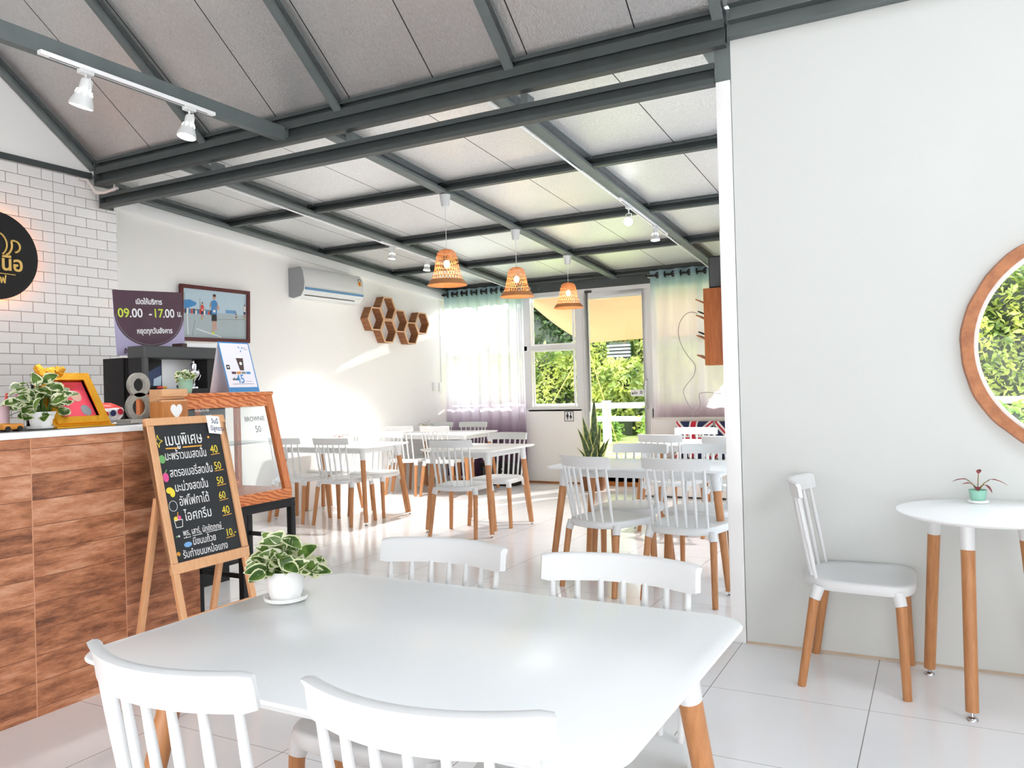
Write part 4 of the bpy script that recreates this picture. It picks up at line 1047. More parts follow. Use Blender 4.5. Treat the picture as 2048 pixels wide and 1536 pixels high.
for s_, y, z, sz in (('ขนมไทย', 3.0, 1.235, .035), ('สูตร 10.-', 3.03, 1.195, .032), ('CAKE', 3.06, 1.10, .032), ('BROWNIE', 3.335, 1.165, .04), ('50', 3.40, 1.10, .055), ('COFFEE', 3.10, .90, .03), ('CAKE', 3.12, .86, .03)):
    mt = 'grey_print' if s_ in ('BROWNIE', '50') else 'chalk_white'
    xx = cxs(z) - .0135
    ln_ = Vector((xf1 - xf0, 0, zc1 - zc0 - .06)).normalized()
    o = text_mesh('glass_writing', s_, sz, mt, dc, frame_m((xx, y, z), (0, 1, 0), tuple(ln_)), .0003, extrude=.0002, sx=.85); o.data.transform(root_inv(dc))
# paper tag inside the case
t = thing('price_tag', 'kraft paper tag inside the display case, upper left', 'tag', (-3.72, 3.0, 1.17))
wb(MB().box(-3.70, -3.698, 2.96, 3.07, 1.168, 1.25), 'sheet', 'kraft', t)
t = thing('menu_panel', 'dark menu board leaning inside the left half of the display case', 'board', (-3.80, 3.0, zc0 + .063))
wb(MB().box(-3.815, -3.80, 2.91, 3.225, zc0 + .064, 1.30), 'panel', 'blackboard', t)

# heart box
hb = thing('wooden_box', 'small wooden box with a white heart at the end of the counter', 'box', (-3.45, 2.77, 1.19))
mb = MB(); mb.box(-3.49, -3.395, 2.685, 2.838, 1.193, 1.295); wb(mb, 'body', 'box_wood', hb, bevel=.002)
mb = MB(); mb.box(-3.49, -3.395, 2.685, 2.838, 1.322, 1.358); mb.box(-3.49, -3.42, 2.685, 2.838, 1.295, 1.322); mb.box(-3.42, -3.40, 2.685, 2.838, 1.295, 1.305); wb(mb, 'lid', 'pine_y', hb, bevel=.002)
hp = []
for i in range(32):
    a = 2 * PI * i / 32; hp.append((0.0022 * 16 * math.sin(a) ** 3 * .98, 0.0028 * (13 * math.cos(a) - 5 * math.cos(2 * a) - 2 * math.cos(3 * a) - math.cos(4 * a))))
wb(MB().prism(hp, 0, .004, 0, frame_m((-3.395, 2.765, 1.248), (0, 1, 0), (0, 0, 1))), 'heart', 'white_paint', hb)['label'] = 'white heart on the box front'

# stone figure eight
e8 = thing('number_ornament', 'grey stone ornament in the shape of an 8 on the counter', 'ornament', (-3.60, 2.71, 1.1925))
wb(MB().box(-3.66, -3.55, 2.62, 2.80, 1.1927, 1.212), 'base', 'stone', e8, bevel=.003)
mb = MB()
for zc_, ro, ri in ((1.272, .0735, .043), (1.385, .062, .034)):
    N = 40; v = []; f = []
    for i in range(N):
        a = 2 * PI * i / N
        for r_, xx in ((ri, -.009), (ro, -.009), (ro, .011), (ri, .011)): v.append((-3.605 + xx, 2.71 + r_ * math.cos(a), zc_ + r_ * math.sin(a)))
    for i in range(N):
        j = (i + 1) % N
        for k_ in range(4): f.append((i * 4 + k_, j * 4 + k_, j * 4 + (k_ + 1) % 4, i * 4 + (k_ + 1) % 4))
    mb.add(v, f)
wb(mb, 'figure', 'stone', e8)

# gilt photo frame
gf = thing('gilt_frame', 'ornate gilt picture frame with a pink picture leaning on the counter', 'picture frame', (-3.5, 2.3, 1.1925))
gl_ = Vector((-0.17, 0, .25)).normalized(); Mg = frame_m((-3.46, 2.175, 1.1935), (0, 1, 0), tuple(gl_)); GW, GH = .27, .295; gw = .045
mb = MB()
for k_, (d0, hgt) in enumerate(((0, .014), (.010, .022), (.026, .016), (.038, .010))):
    a = d0; b_ = gw
    mb.prism(rect(a, a, GW - a, b_), 0, hgt, 0, Mg); mb.prism(rect(a, GH - b_, GW - a, GH - a), 0, hgt, 0, Mg)
    mb.prism(rect(a, b_, b_, GH - b_), 0, hgt, 0, Mg); mb.prism(rect(GW - b_, b_, GW - a, GH - b_), 0, hgt, 0, Mg)
wb(mb, 'frame', 'gold', gf)
plates('picture', [('pink_print', rect(gw, gw, GW - gw, GH - gw), 0), ('skin_print', circ(.165, .17, .026, 18, .03), .001), ('grey_print', circ(.185, .09, .024, 18, .03), .001), ('bag_red', circ(.13, .225, .06, 18, .012), .0005)], gf, root_inv(gf) @ Mg)
mb = MB(); rnd = random.Random(2)
for i in range(9):
    c = Vector((-.01 + rnd.uniform(0, .09), GH - .03 + rnd.uniform(-.04, .04), .03)); a = rnd.uniform(0, PI)
    mb.prism([(c.x + q_[0] * math.cos(a) - q_[1] * math.sin(a), c.y + q_[0] * math.sin(a) + q_[1] * math.cos(a)) for q_ in ((-.024, -.007), (.024, -.011), (.024, .011), (-.024, .007))], .015, .035 + .01 * rnd.random(), 0, Mg)
for a in (0.5, 2.4): mb.prism([(.10, GH - .01), (.13 + .02 * math.cos(a), GH + .03), (.155, GH + .01), (.13, GH - .02)], .012, .03, 0, Mg)
wb(mb, 'bow', 'gold', gf)['label'] = 'gold ribbon bow at the corner'
wb(MB().box(-3.52, -3.43, 2.17, 2.45, 1.1926, 1.200), 'stand_foot', 'gold', gf)

# straws in a clear holder
sh = thing('straw_holder', 'clear holder full of wrapped straws behind the counter pothos', 'holder', (-3.78, 2.30, 1.1925))
wb(MB().lathe([(0, 1.193), (.05, 1.193), (.055, 1.32), (.051, 1.32), (.046, 1.197), (0, 1.197)], 24, 0, Matrix.Translation((-3.78, 2.30, 0))), 'cup', 'glass', sh)
rnd = random.Random(11)
for mt, k_ in (('straw_black', 6), ('straw_clear', 9), ('straw_pink', 4)):
    mb = MB()
    for i in range(k_):
        a = rnd.uniform(0, 2 * PI)
        sp_ = {'straw_black': (-.045, .02), 'straw_clear': (.03, .11), 'straw_pink': (-.11, -.05)}[mt]
        b = Vector((-3.78 + .02 * math.cos(a), 2.30 + .02 * math.sin(a), 1.20)); e = Vector((-3.78 + rnd.uniform(-.03, .03), 2.30 + rnd.uniform(*sp_), 1.45 if mt != 'straw_pink' else 1.38)) + Vector((0, 0, rnd.uniform(-.02, .01)))
        mb.tube([b, e], .0055 if mt != 'straw_clear' else .008, 8)
    wb(mb, 'straws', mt, sh)
# pen cup and toy at the picture's left edge
pc = thing('pen_cup', 'pale pink printed cup with a blue and a pink pen at the counter left edge', 'cup', (-3.62, 2.03, 1.1925))
wb(MB().lathe([(0, 1.1935), (.038, 1.1935), (.040, 1.30), (.037, 1.30), (.035, 1.197), (0, 1.197)], 28, 0, Matrix.Translation((-3.62, 2.03, 0))), 'cup', 'cup_pink', pc)
wb(MB().lathe([(.0402, 1.196), (.0406, 1.225)], 28, 0, Matrix.Translation((-3.62, 2.03, 0))), 'band', 'yellow_label', pc)
wb(MB().tube([(-3.62, 2.02, 1.21), (-3.62, 2.0, 1.37)], .007, 8), 'pen', 'pen_blue', pc); wb(MB().tube([(-3.62, 2.045, 1.21), (-3.62, 2.065, 1.355)], .006, 8), 'pen', 'bag_red', pc)
tc_ = thing('toy_car', 'tiny orange and blue toy car by the pen cup', 'toy', (-3.45, 1.99, 1.1925))
wb(MB().box(-3.48, -3.44, 1.945, 2.03, 1.20, 1.225), 'body', 'orange_print', tc_, bevel=.006)
for y in (1.962, 2.012): wb(MB().cyl((-3.435, y, 1.204), (-3.483, y, 1.204), .011, .011, 14), 'wheel', 'black_matte', tc_)
# snack bag and small cup of cutlery
bg = thing('snack_bag', 'crumpled white and red plastic bag between gold frame and stone 8', 'bag', (-3.70, 2.62, 1.1925))
v = []; f = []; N, Mm = 20, 12; rnd = random.Random(3)
for i in range(Mm + 1):
    th_ = PI * i / Mm
    for j in range(N):
        ph = 2 * PI * j / N; rr = 1 + .10 * rnd.uniform(-1, 1)
        v.append((-3.72 + .055 * math.sin(th_) * math.cos(ph) * rr, 2.61 + .085 * math.sin(th_) ** .8 * math.sin(ph) * rr, 1.245 + .05 * math.cos(th_) * rr + (.0 if i else 0)))
for i in range(Mm):
    for j in range(N): f.append((i * N + j, i * N + (j + 1) % N, (i + 1) * N + (j + 1) % N, (i + 1) * N + j))
mb = MB().add(v, f, 0, True)
mb.m = [1 if (k_ // N) < 4 else 0 for k_ in range(len(mb.f))]
wb(mb, 'bag', ['bag_white', 'bag_red'], bg)
for k_, y in enumerate((2.56, 2.60, 2.64)):
    wb(MB().lathe([(0, 0), (.016, .003)], 14, 0, frame_m((-3.655, y, 1.24 + .006 * k_), (0, 1, 0), (0, 0, 1))), 'logo_dot', ['red_fabric', 'navy_fabric', 'red_fabric'][k_], bg)
cp = thing('cutlery_cup', 'clear cup holding white plastic cutlery behind the gold frame', 'cup', (-3.85, 2.60, 1.1925))
wb(MB().lathe([(0, 1.193), (.03, 1.193), (.036, 1.27), (.033, 1.27), (.028, 1.197), (0, 1.197)], 20, 0, Matrix.Translation((-3.85, 2.60, 0))), 'cup', 'glass', cp)
mb = MB()
for i in range(5): mb.tube([(-3.85, 2.60 + .004 * i, 1.2), (-3.86, 2.56 + .02 * i, 1.31)], .004, 6)
wb(mb, 'cutlery', 'white_plastic', cp)
wb(MB().box(-3.86, -3.852, 2.545, 2.558, 1.27, 1.36), 'knife_handle', 'brown_print', cp)

# ------------------------------------------------------------------ grey cabinet behind the counter
cb = thing('open_cabinet', 'grey and black open-fronted cabinet behind the counter', 'cabinet', (-4.6, 3.75, 0))
KX0, KX1, KY0, KY1 = -4.66, -4.50, 3.435, 4.085
mb = MB(); mb.box(KX0, KX1 - .004, KY0, KY1, 0, 1.372); wb(mb, 'base', 'black_matte', cb)
mb = MB(); mb.box(KX0, KX1 - .004, KY0, KY0 + .012, 1.372, 1.59); wb(mb, 'side_panel', 'black_matte', cb); wb(MB().box(KX0, KX1 - .004, KY1 - .15, KY1, 1.372, 1.59), 'side_panel', 'black_matte', cb)
wb(MB().box(KX0, KX0 + .01, KY0 + .01, KY1 - .15, 1.372, 1.59), 'back_panel', 'white_paint', cb)
wb(MB().box(KX0, KX1 + .01, KY0 - .01, KY1 + .01, 1.575, 1.655), 'top', 'dark_grey', cb, bevel=.012, seg=3)
wb(MB().box(KX1 - .02, KX1 + .006, KY0 - .008, KY0 + .022, 1.372, 1.58), 'front_post', 'dark_grey', cb)
sc_ = thing('storage_cabinet', 'tall plain black cabinet behind the opening hours banner', 'cabinet', (-5.1, 3.85, 0))
wb(MB().box(-5.22, -5.0, 3.645, 4.12, 0, 1.60), 'body', 'black_matte', sc_, bevel=.003); wb(MB().box(-4.998, -4.99, 3.66, 4.10, .9, 1.58), 'door', 'black_matte', sc_)
lf = thing('leaflet_stand', 'dark stand with a blue and white leaflet inside the grey cabinet', 'leaflet', (-4.62, 3.62, 1.373))
wb(MB().box(-4.64, -4.625, 3.545, 3.66, 1.374, 1.572), 'stand', 'black_matte', lf)
plates('leaflet', [('navy_print', [(.012, .02), (.10, .02), (.105, .16), (.0, .11)], 0), ('pale_blue_print', [(.04, .02), (.10, .02), (.105, .09), (.045, .065)], .001)], lf, root_inv(lf) @ frame_m((-4.622, 3.548, 1.376), (0, 1, 0), (0, 0, 1)))
tr = thing('trophy', 'small silver trophy cup with two handles inside the grey cabinet', 'trophy', (-4.56, 3.865, 1.373))
wb(MB().lathe([(0, 0), (.035, 0), (.035, .012), (.012, .02), (.010, .05), (.03, .07), (.048, .10), (.045, .12), (.022, .125), (.026, .155), (.024, .17), (.01, .175), (.008, .185), (.012, .192), (.008, .202), (0, .204)], 28, 0, Matrix.Translation((-4.56, 3.865, 1.373))), 'cup', 'chrome', tr)
for s_ in (-1, 1):
    wb(MB().tube([(-4.56, 3.865 + s_ * (.04 + .02 * math.sin(PI * k_ / 10)), 1.43 + .075 * k_ / 10) for k_ in range(11)], .004, 8), 'handle', 'chrome', tr)
sg = thing('sunglasses', 'dark sunglasses lying in the grey cabinet beside the trophy', 'sunglasses', (-4.52, 3.72, 1.373))
wb(MB().prism(circ(3.70, 1.388, .018, 16, .013) , -.003, .003, 0, Matrix(((0, 0, 1, -4.51), (1, 0, 0, 0), (0, 1, 0, 0), (0, 0, 0, 1)))), 'lens', 'black_matte', sg)
wb(MB().prism(circ(3.75, 1.388, .018, 16, .013), -.003, .003, 0, Matrix(((0, 0, 1, -4.51), (1, 0, 0, 0), (0, 1, 0, 0), (0, 0, 0, 1)))), 'lens', 'black_matte', sg)
wb(MB().tube([(-4.51, 3.685, 1.395), (-4.505, 3.725, 1.398), (-4.51, 3.765, 1.395), (-4.58, 3.775, 1.38)], .002, 6), 'frame', 'chrome', sg)
lg = thing('lighter', 'red and yellow lighter lying in the grey cabinet', 'lighter', (-4.52, 3.57, 1.373))
wb(MB().cyl((-4.52, 3.54, 1.383), (-4.52, 3.58, 1.383), .008, .008, 10), 'body', 'bag_red', lg); wb(MB().cyl((-4.52, 3.58, 1.383), (-4.52, 3.61, 1.383), .008, .007, 10), 'cap', 'gold', lg)
bx = thing('flat_box', 'flat white and black packet lying on the grey cabinet under the race photo', 'box', (-4.6, 3.9, 1.656))
wb(MB().box(-4.64, -4.54, 3.80, 4.07, 1.657, 1.682), 'packet', 'paper', bx); wb(MB().box(-4.64, -4.54, 3.76, 3.80, 1.657, 1.682), 'end', 'brown_print', bx)

# opening hours sign fixed behind the cabinet
hs = thing('hours_sign', 'purple opening-hours banner reading 09.00 -17.00 behind the grey cabinet', 'sign', (-4.79, 3.7, 1.6))
SO = Vector((-4.775, 3.438, 1.60)); 
Ms = frame_m(tuple(SO), (0, 1, 0.055), (0, -0.055, 1))
SW, SH = .545, .435
Ml = root_inv(hs) @ Ms
wb(MB().prism(rect(0, 0, SW, SH), -.004, 0, 0, Ms), 'backing', 'lilac_print', hs)
# dark oval area
pts = [(0, SH), (0, .25)]
for i in range(21):
    a = PI + PI * i / 20; pts.append((.275 + .272 * math.cos(a), .27 + .215 * math.sin(a)))
pts += [(SW, .25), (SW, SH)]
plates('print', [('purple_print', pts, 0)], hs, Ml)
arc = [(.275 + .262 * math.cos(PI + PI * i / 24), .275 + .208 * math.sin(PI + PI * i / 24)) for i in range(25)]
plates('oval_line', [('grey_print', line2(arc[i], arc[i + 1], .003), .0008) for i in range(24)], hs, Ml)
for s_, u, v_, sz, mt, sx in (('เปิดให้บริการ', .165, .345, .05, 'white_print', .85), ('09', .025, .255, .085, 'lime_print', 1.05), ('.00', .112, .255, .085, 'white_print', 1.0), ('-', .262, .255, .085, 'white_print', 1), ('17', .295, .255, .085, 'lime_print', 1), ('.00', .375, .255, .085, 'white_print', .95), ('น.', .495, .262, .06, 'white_print', .8), ('หยุดทุกวันอังคาร', .16, .145, .05, 'white_print', .85), ('สั่งเดลิเวอรี่ โทร', .05, .015, .04, 'purple_print', .95)):
    text_mesh('writing', s_, sz, mt, hs, Ml @ Matrix.Translation((u, v_, .0016)), .0012, extrude=.0002, sx=sx)

# framed race photograph on the side wall
ph = thing('framed_photo', 'dark red framed photograph of a runner hanging on the white side wall', 'picture frame', (XL, 5.6, 2.1))
Mp = frame_m((XL + .012, 5.172, 1.845), (0, 1, 0.006), (0.035, 0, 1)); PW, PH = .86, .535; Ml = root_inv(ph) @ Mp
mb = MB(); g = .035
for p in (rect(0, 0, PW, g), rect(0, PH - g, PW, PH), rect(0, g, g, PH - g), rect(PW - g, g, PW, PH - g)): mb.prism(p, 0, .025, 0, Mp)
wb(mb, 'frame', 'maroon_frame', ph, bevel=.003)
it = [('pale_blue_print', rect(g, g, PW - g, PH - g), 0.004), ('road_print', rect(g, g, PW - g, .285), .005), ('blue_print', [(g, .29), (g, .385), (.12, .395), (.20, .37), (.19, .345), (.06, .30)], .0056), ('grey_print', rect(g, .27, .42, .31), .0058)]
for i in range(14): it.append((['bag_red', 'navy_print', 'white_print', 'blue_print'][i % 4], rect(g + .025 * i, .262, g + .025 * i + .017, .295 + .008 * (i % 3)), .0062))
for i in range(6): it.append(('blue_print', rect(.56 + .022 * i, .29, .575 + .022 * i, .325), .0056))
it += [('grey_print', line2((.06, .30), (.06, .46), .004), .006), ('grey_print', line2((.24, .30), (.24, .42), .004), .006), ('white_print', line2((.1, .06), (.09, .27), .008), .0056), ('grey_print', line2((.15, .05), (.18, .20), .005), .0056), ('white_print', line2((.2, .12), (.5, .05), .008), .0056), ('grey_print', line2((.4, .22), (.8, .24), .004), .0056)]
def runner(u, v, s_, shirt, shorts):
    return [('skin_print', line2((u - .012 * s_, v), (u - .008 * s_, v + .14 * s_), .022 * s_), .007), ('skin_print', line2((u + .022 * s_, v + .03 * s_), (u + .014 * s_, v + .14 * s_), .022 * s_), .007),
            ('lime_print', rect(u - .03 * s_, v - .012 * s_, u + .005 * s_, v + .006 * s_), .0076), (shorts, [(u - .032 * s_, v + .115 * s_), (u + .032 * s_, v + .115 * s_), (u + .03 * s_, v + .19 * s_), (u - .03 * s_, v + .19 * s_)], .0078),
            (shirt, [(u - .032 * s_, v + .18 * s_), (u + .032 * s_, v + .18 * s_), (u + .036 * s_, v + .30 * s_), (u + .012 * s_, v + .32 * s_), (u - .016 * s_, v + .32 * s_), (u - .036 * s_, v + .30 * s_)], .0082),
            ('skin_print', line2((u + .03 * s_, v + .30 * s_), (u + .055 * s_, v + .235 * s_), .016 * s_), .008), ('skin_print', line2((u + .055 * s_, v + .235 * s_), (u + .01 * s_, v + .245 * s_), .014 * s_), .0086),
            ('skin_print', line2((u - .03 * s_, v + .30 * s_), (u - .052 * s_, v + .25 * s_), .016 * s_), .008), ('skin_print', circ(u, v + .35 * s_, .019 * s_, 14, .024 * s_), .008), ('brown_print', circ(u + .002 * s_, v + .366 * s_, .02 * s_, 14, .014 * s_), .0086), ('white_print', rect(u - .015 * s_, v + .2 * s_, u + .015 * s_, v + .225 * s_), .009)]
it += runner(.41, .09, 1.0, 'blue_print', 'dark_print') + runner(.265, .21, .45, 'bag_red', 'navy_print') + runner(.80, .25, .38, 'white_print', 'navy_print') + runner(.69, .225, .22, 'grey_print', 'dark_print')
plates('print', it, ph, Ml, .0003)
wb(MB().box(XL, XL + .02, 5.19, 6.02, 2.25, 2.27), 'hanging_rail', 'brown_print', ph)

# blue tent card on the case
tcd = thing('tent_card', 'blue edged tent card with an iced coffee picture and 45 on the display case', 'tent card', (-3.66, 3.4, 1.336))
TU = (0, 1, 0); Tn = Vector((-.0, 0, 1)); Tl = Vector((-.065, -.02, .295)).normalized()
Mt = frame_m((-3.605, 3.305, 1.337), TU, tuple(Tl)); TW, TH = .232, .302; Ml = root_inv(tcd) @ Mt
Mt2 = frame_m((-3.765, 3.305, 1.337), TU, tuple(Vector((.095, -.02, .295)).normalized()))
wb(MB().prism(rect(0, 0, TW, TH), -.002, 0, 0, Mt), 'front_sheet', 'blue_print', tcd)
wb(MB().prism(rect(0, 0, TW, TH * 1.01), -.001, .001, 0, Mt2), 'back_sheet', 'card_white', tcd)
it = [('card_white', rect(.008, .028, TW - .008, TH - .008), 0), ('brown_print', [(.118, .13), (.148, .13), (.160, .205), (.106, .205)], .001), ('white_print', [(.108, .205), (.158, .205), (.15, .222), (.116, .222)], .001), ('white_print', circ(.133, .172, .010, 14), .0016), ('dark_print', rect(.02, .136, .045, .163), .001), ('white_print', circ(.032, .15, .006, 10), .0016), ('purple_print', rect(.05, .108, .082, .122), .001), ('orange_print', rect(.087, .108, .119, .122), .001), ('grey_print', rect(.124, .108, .156, .122), .001), ('blue_print', rect(.161, .108, .193, .122), .001), ('grey_print', rect(.04, .046, .2, .049), .001), ('dark_print', line2((.05, .074), (.074, .074), .003), .001), ('grey_print', line2((.14, .062), (.19, .062), .002), .001)]
for a in (.4, 2.5, 4.6): it.append(('blue_print', [(.158 + .004 * math.cos(a), .262 + .004 * math.sin(a)), (.158 + .02 * math.cos(a - .25), .262 + .02 * math.sin(a - .25)), (.158 + .02 * math.cos(a + .25), .262 + .02 * math.sin(a + .25))], .001))
it += [('grey_print', rect(.18, .268, .20, .2705), .001), ('grey_print', rect(.18, .258, .212, .2605), .001)]
plates('print', it, tcd, Ml, .0003)
text_mesh('writing', '45', .072, 'blue_print', tcd, Ml @ Matrix.Translation((.074, .054, .0012)), .001, extrude=.0002, sx=.85)
text_mesh('writing', 'เพียง', .02, 'dark_print', tcd, Ml @ Matrix.Translation((.045, .07, .0012)), .0004, extrude=.0002)

# round backlit sign on the tiles
rs = thing('round_sign', 'round black backlit sign with gold lettering on the subway tiles', 'sign', (XT, 3.28, 2.355))
SCY, SCZ, SR = 3.275, 2.358, .315
Mr = frame_m((XT + .045, SCY, SCZ), (0, 1, 0), (0, 0, 1)); Ml = root_inv(rs) @ Mr
wb(MB().prism(circ(0, 0, SR, 72), 0, .018, 0, Mr), 'disc', 'black_matte', rs, bevel=.002)
wb(MB().prism(circ(0, 0, SR - .04, 48), -.012, -.002, 0, Mr), 'backlight', 'halo', rs)
mb = MB(); 
def arc_t(cu, cv, r, a0, a1, w, n=14): mb.tube([tuple(Mr @ Vector((cu + r * math.cos(R(a0 + (a1 - a0) * i / n)), cv + r * math.sin(R(a0 + (a1 - a0) * i / n)), .022))) for i in range(n + 1)], w, 8)
arc_t(.14, .075, .042, 120, -80, .0075); arc_t(.04, .08, .085, 20, -60, .0075); arc_t(.0, .08, .09, 60, -50, .006)
mb.tube([tuple(Mr @ Vector(p)) for p in ((-.05, -.125, .022), (.145, -.13, .022))], .0035, 8)
wb(mb, 'emblem', 'gold_letter', rs)
text_mesh('writing', 'นือ', .145, 'gold_letter', rs, Ml @ Matrix.Translation((.045, -.10, .019)), .003, extrude=.005, sx=.92)
text_mesh('writing', 'ฟ', .075, 'gold_letter', rs, Ml @ Matrix.Translation((.035, -.195, .019)), .0015, extrude=.004, sx=.9)

# ------------------------------------------------------------------ air conditioner
ac = thing('air_conditioner', 'white wall air conditioner with a blue stripe high on the side wall', 'air conditioner', (XL, 7.2, 2.55))
prof = [(0, 2.385), (0, 2.70), (.17, 2.705), (.205, 2.66), (.225, 2.53), (.215, 2.45), (.17, 2.385), (.06, 2.365)]
def acbody(y0, y1, sc=1, mi=0):
    m_ = MB(); n = len(prof); v = [(XL + a * sc, y, z) for y in (y0, y1) for a, z in prof]
    f = [(i, (i + 1) % n, n + (i + 1) % n, n + i) for i in range(n)] + [tuple(reversed(range(n))), tuple(range(n, 2 * n))]
    return m_.add(v, f)
wb(acbody(6.655, 7.68), 'body', 'white_plastic', ac, bevel=.008, seg=3)
wb(acbody(6.648, 6.656, 1.0), 'end_cap', 'ac_grey', ac)['label'] = 'grey end cap'
wb(MB().box(XL + .205, XL + .228, 6.67, 7.665, 2.452, 2.478), 'stripe', 'blue_ac', ac)
wb(MB().box(XL + .1, XL + .186, 6.70, 7.55, 2.392, 2.400), 'outlet_slot', 'dark_grey', ac)
plates('energy_label', [('yellow_label', rect(0, 0, .05, .07), 0), ('dark_print', circ(.025, .07, .025, 16, .018), .0006), ('white_print', circ(.025, .068, .012, 12), .001), ('bag_red', rect(.012, .02, .038, .045), .0006)], ac, root_inv(ac) @ frame_m((XL + .222, 7.585, 2.575), (0, 1, 0), (-.13, 0, 1)))
# switches on the side wall near the corner
swt = thing('wall_switch', 'white remote holder and switch on the side wall near the far corner', 'switch', (XL, 9.5, 1.35))
wb(MB().box(XL, XL + .025, 9.44, 9.50, 1.30, 1.42), 'holder', 'white_paint', swt, bevel=.003); wb(MB().box(XL, XL + .012, 9.60, 9.68, 1.29, 1.41), 'plate', 'white_paint', swt, bevel=.002)

# ------------------------------------------------------------------ hexagon shelves
hy0, hz0, hs_ = 8.041, 2.222, 0.169
cells = [(0, 0, 'leftmost hexagon shelf'), (1, .5, 'topmost hexagon shelf'), (1, -.5, 'lower hexagon shelf under the topmost one'), (2, 0, 'hexagon shelf in the middle of the group'), (3, -.5, 'lower right hexagon shelf'), (4, 0, 'rightmost hexagon shelf')]
hexs = []
def hex_shelf():
    t = thing('hexagon_shelf', '', 'shelf', group='wooden hexagon shelves on the side wall')
    so, si = hs_ * .985, hs_ * .985 - .018
    oc = [(so * math.cos(R(60 * i)), so * math.sin(R(60 * i))) for i in range(6)]; ic = [(si * math.cos(R(60 * i)), si * math.sin(R(60 * i))) for i in range(6)]
    mb = MB()
    for x0, x1, mi in ((0.0, .112, 0), (.112, .122, 1)):
        v = [(x0, a, b) for a, b in oc] + [(x0, a, b) for a, b in ic] + [(x1, a, b) for a, b in oc] + [(x1, a, b) for a, b in ic]
        f = []
        for i in range(6):
            j = (i + 1) % 6
            f += [(i, j, 6 + j, 6 + i), (12 + i, 12 + j, 18 + j, 18 + i), (i, j, 12 + j, 12 + i), (6 + i, 6 + j, 18 + j, 18 + i)]
        mb.add(v, f, mi)
    o = mb.build('frame', ['hex_wood', 'hex_edge'], t); return t
h0 = hex_shelf()
for i, (c, rr, lab) in enumerate(cells):
    h = h0 if i == 0 else copy_tree(h0)
    h.location = (XL + .001, hy0 + c * 1.5 * hs_, hz0 + rr * math.sqrt(3) * hs_); h['label'] = 'brown wooden ' + lab + ' on the white side wall'

# ------------------------------------------------------------------ wicker pendants
def pendant(y, ztop, zrim, lab):
    x = -3.70; zroof = zb(y)
    t = thing('pendant_lamp', lab, 'lamp', (x, y, zroof), 0, 'wicker pendant lamps')
    H = ztop - zrim
    mk = Matrix.Translation((0, 0, 0))
    MB().lathe([(0, 0), (.047, 0), (.045, -.02), (.032, -.10), (.0, -.105)], 28).build('canopy', 'white_plastic', t)
    MB().cyl((0, 0, -.1), (0, 0, ztop - zroof + .005), .003, .003, 8).build('cord', 'white_plastic', t)
    z0 = zrim - zroof
    P = [(.17, 0), (.155, .02), (.135, .055), (.118, .10), (.106, .15), (.097, .20), (.088, .25), (.077, .285), (.055, .305), (.03, .312)]
    P = [(r, z0 + z * H / .312) for r, z in P]
    def at(s_):
        s_ = s_ * (len(P) - 1); i = min(int(s_), len(P) - 2); k_ = s_ - i
        return P[i][0] * (1 - k_) + P[i + 1][0] * k_, P[i][1] * (1 - k_) + P[i + 1][1] * k_
    sh = MB(); NS = 30; ST = 22; w = .0046
    for sgn in (-1, 1):
        for i in range(NS):
            a0 = 2 * PI * i / NS; v = []; off = .0008 * sgn
            for k_ in range(ST + 1):
                s_ = .17 + .79 * k_ / ST; r, z = at(s_); a = a0 + sgn * 1.15 * k_ / ST
                ww = w * (0.55 + .45 * r / .12) / max(r, .02)
                r += off
                v += [((r) * math.cos(a - ww / 2), r * math.sin(a - ww / 2), z), (r * math.cos(a + ww / 2), r * math.sin(a + ww / 2), z)]
            sh.add(v, [(2 * k_, 2 * k_ + 1, 2 * k_ + 3, 2 * k_ + 2) for k_ in range(ST)], 0, True)
    for k_ in range(9):
        r, z = at(.17 + .79 * k_ / 8)
        sh.lathe([(r + .002, z - .0018), (r + .002, z + .0018), (r - .001, z + .0018), (r - .001, z - .0018), (r + .002, z - .0018)], 40)
    o = sh.build('shade', 'rattan', t)
    rim = MB(); r0, z0_ = at(0); r1, z1_ = at(.19)
    rim.lathe([(r0 - .004, z0_), (r0, z0_ - .004), (r0 + .003, z0_), (at(.07)[0] + .002, at(.07)[1]), (r1 + .002, z1_), (r1 - .002, z1_), (at(.07)[0] - .002, at(.07)[1]), (r0 - .004, z0_)], 48)
    rim.build('rim', 'rattan', t); 
    cpp = MB(); cpp.lathe([(.0, at(.97)[1] + .012), (.03, at(1)[1]), (at(.9)[0], at(.9)[1])], 32); cpp.build('crown', 'rattan', t)
    b = MB(); b.lathe([(0, -.035), (.018, -.03), (.027, -.008), (.024, .015), (.013, .03), (0, .032)], 20, 0, Matrix.Translation((0, 0, z0 + H * .60))); b.build('bulb', 'lamp_warm', t)
    l = bpy.data.lights.new('bulb_light', 'POINT'); l.energy = 2.5; l.color = (1, .76, .48); l.shadow_soft_size = .03
    lo = bpy.data.objects.new('bulb_light', l); COL.objects.link(lo); lo.parent = t; lo.location = (0, 0, z0 + H * .6 - .05)
pendant(5.815, 2.515, 2.212, 'nearest and largest wicker pendant lamp')
pendant(7.105, 2.515, 2.226, 'middle wicker pendant lamp of the three')
pendant(8.37, 2.49, 2.208, 'farthest wicker pendant lamp, in front of the door')

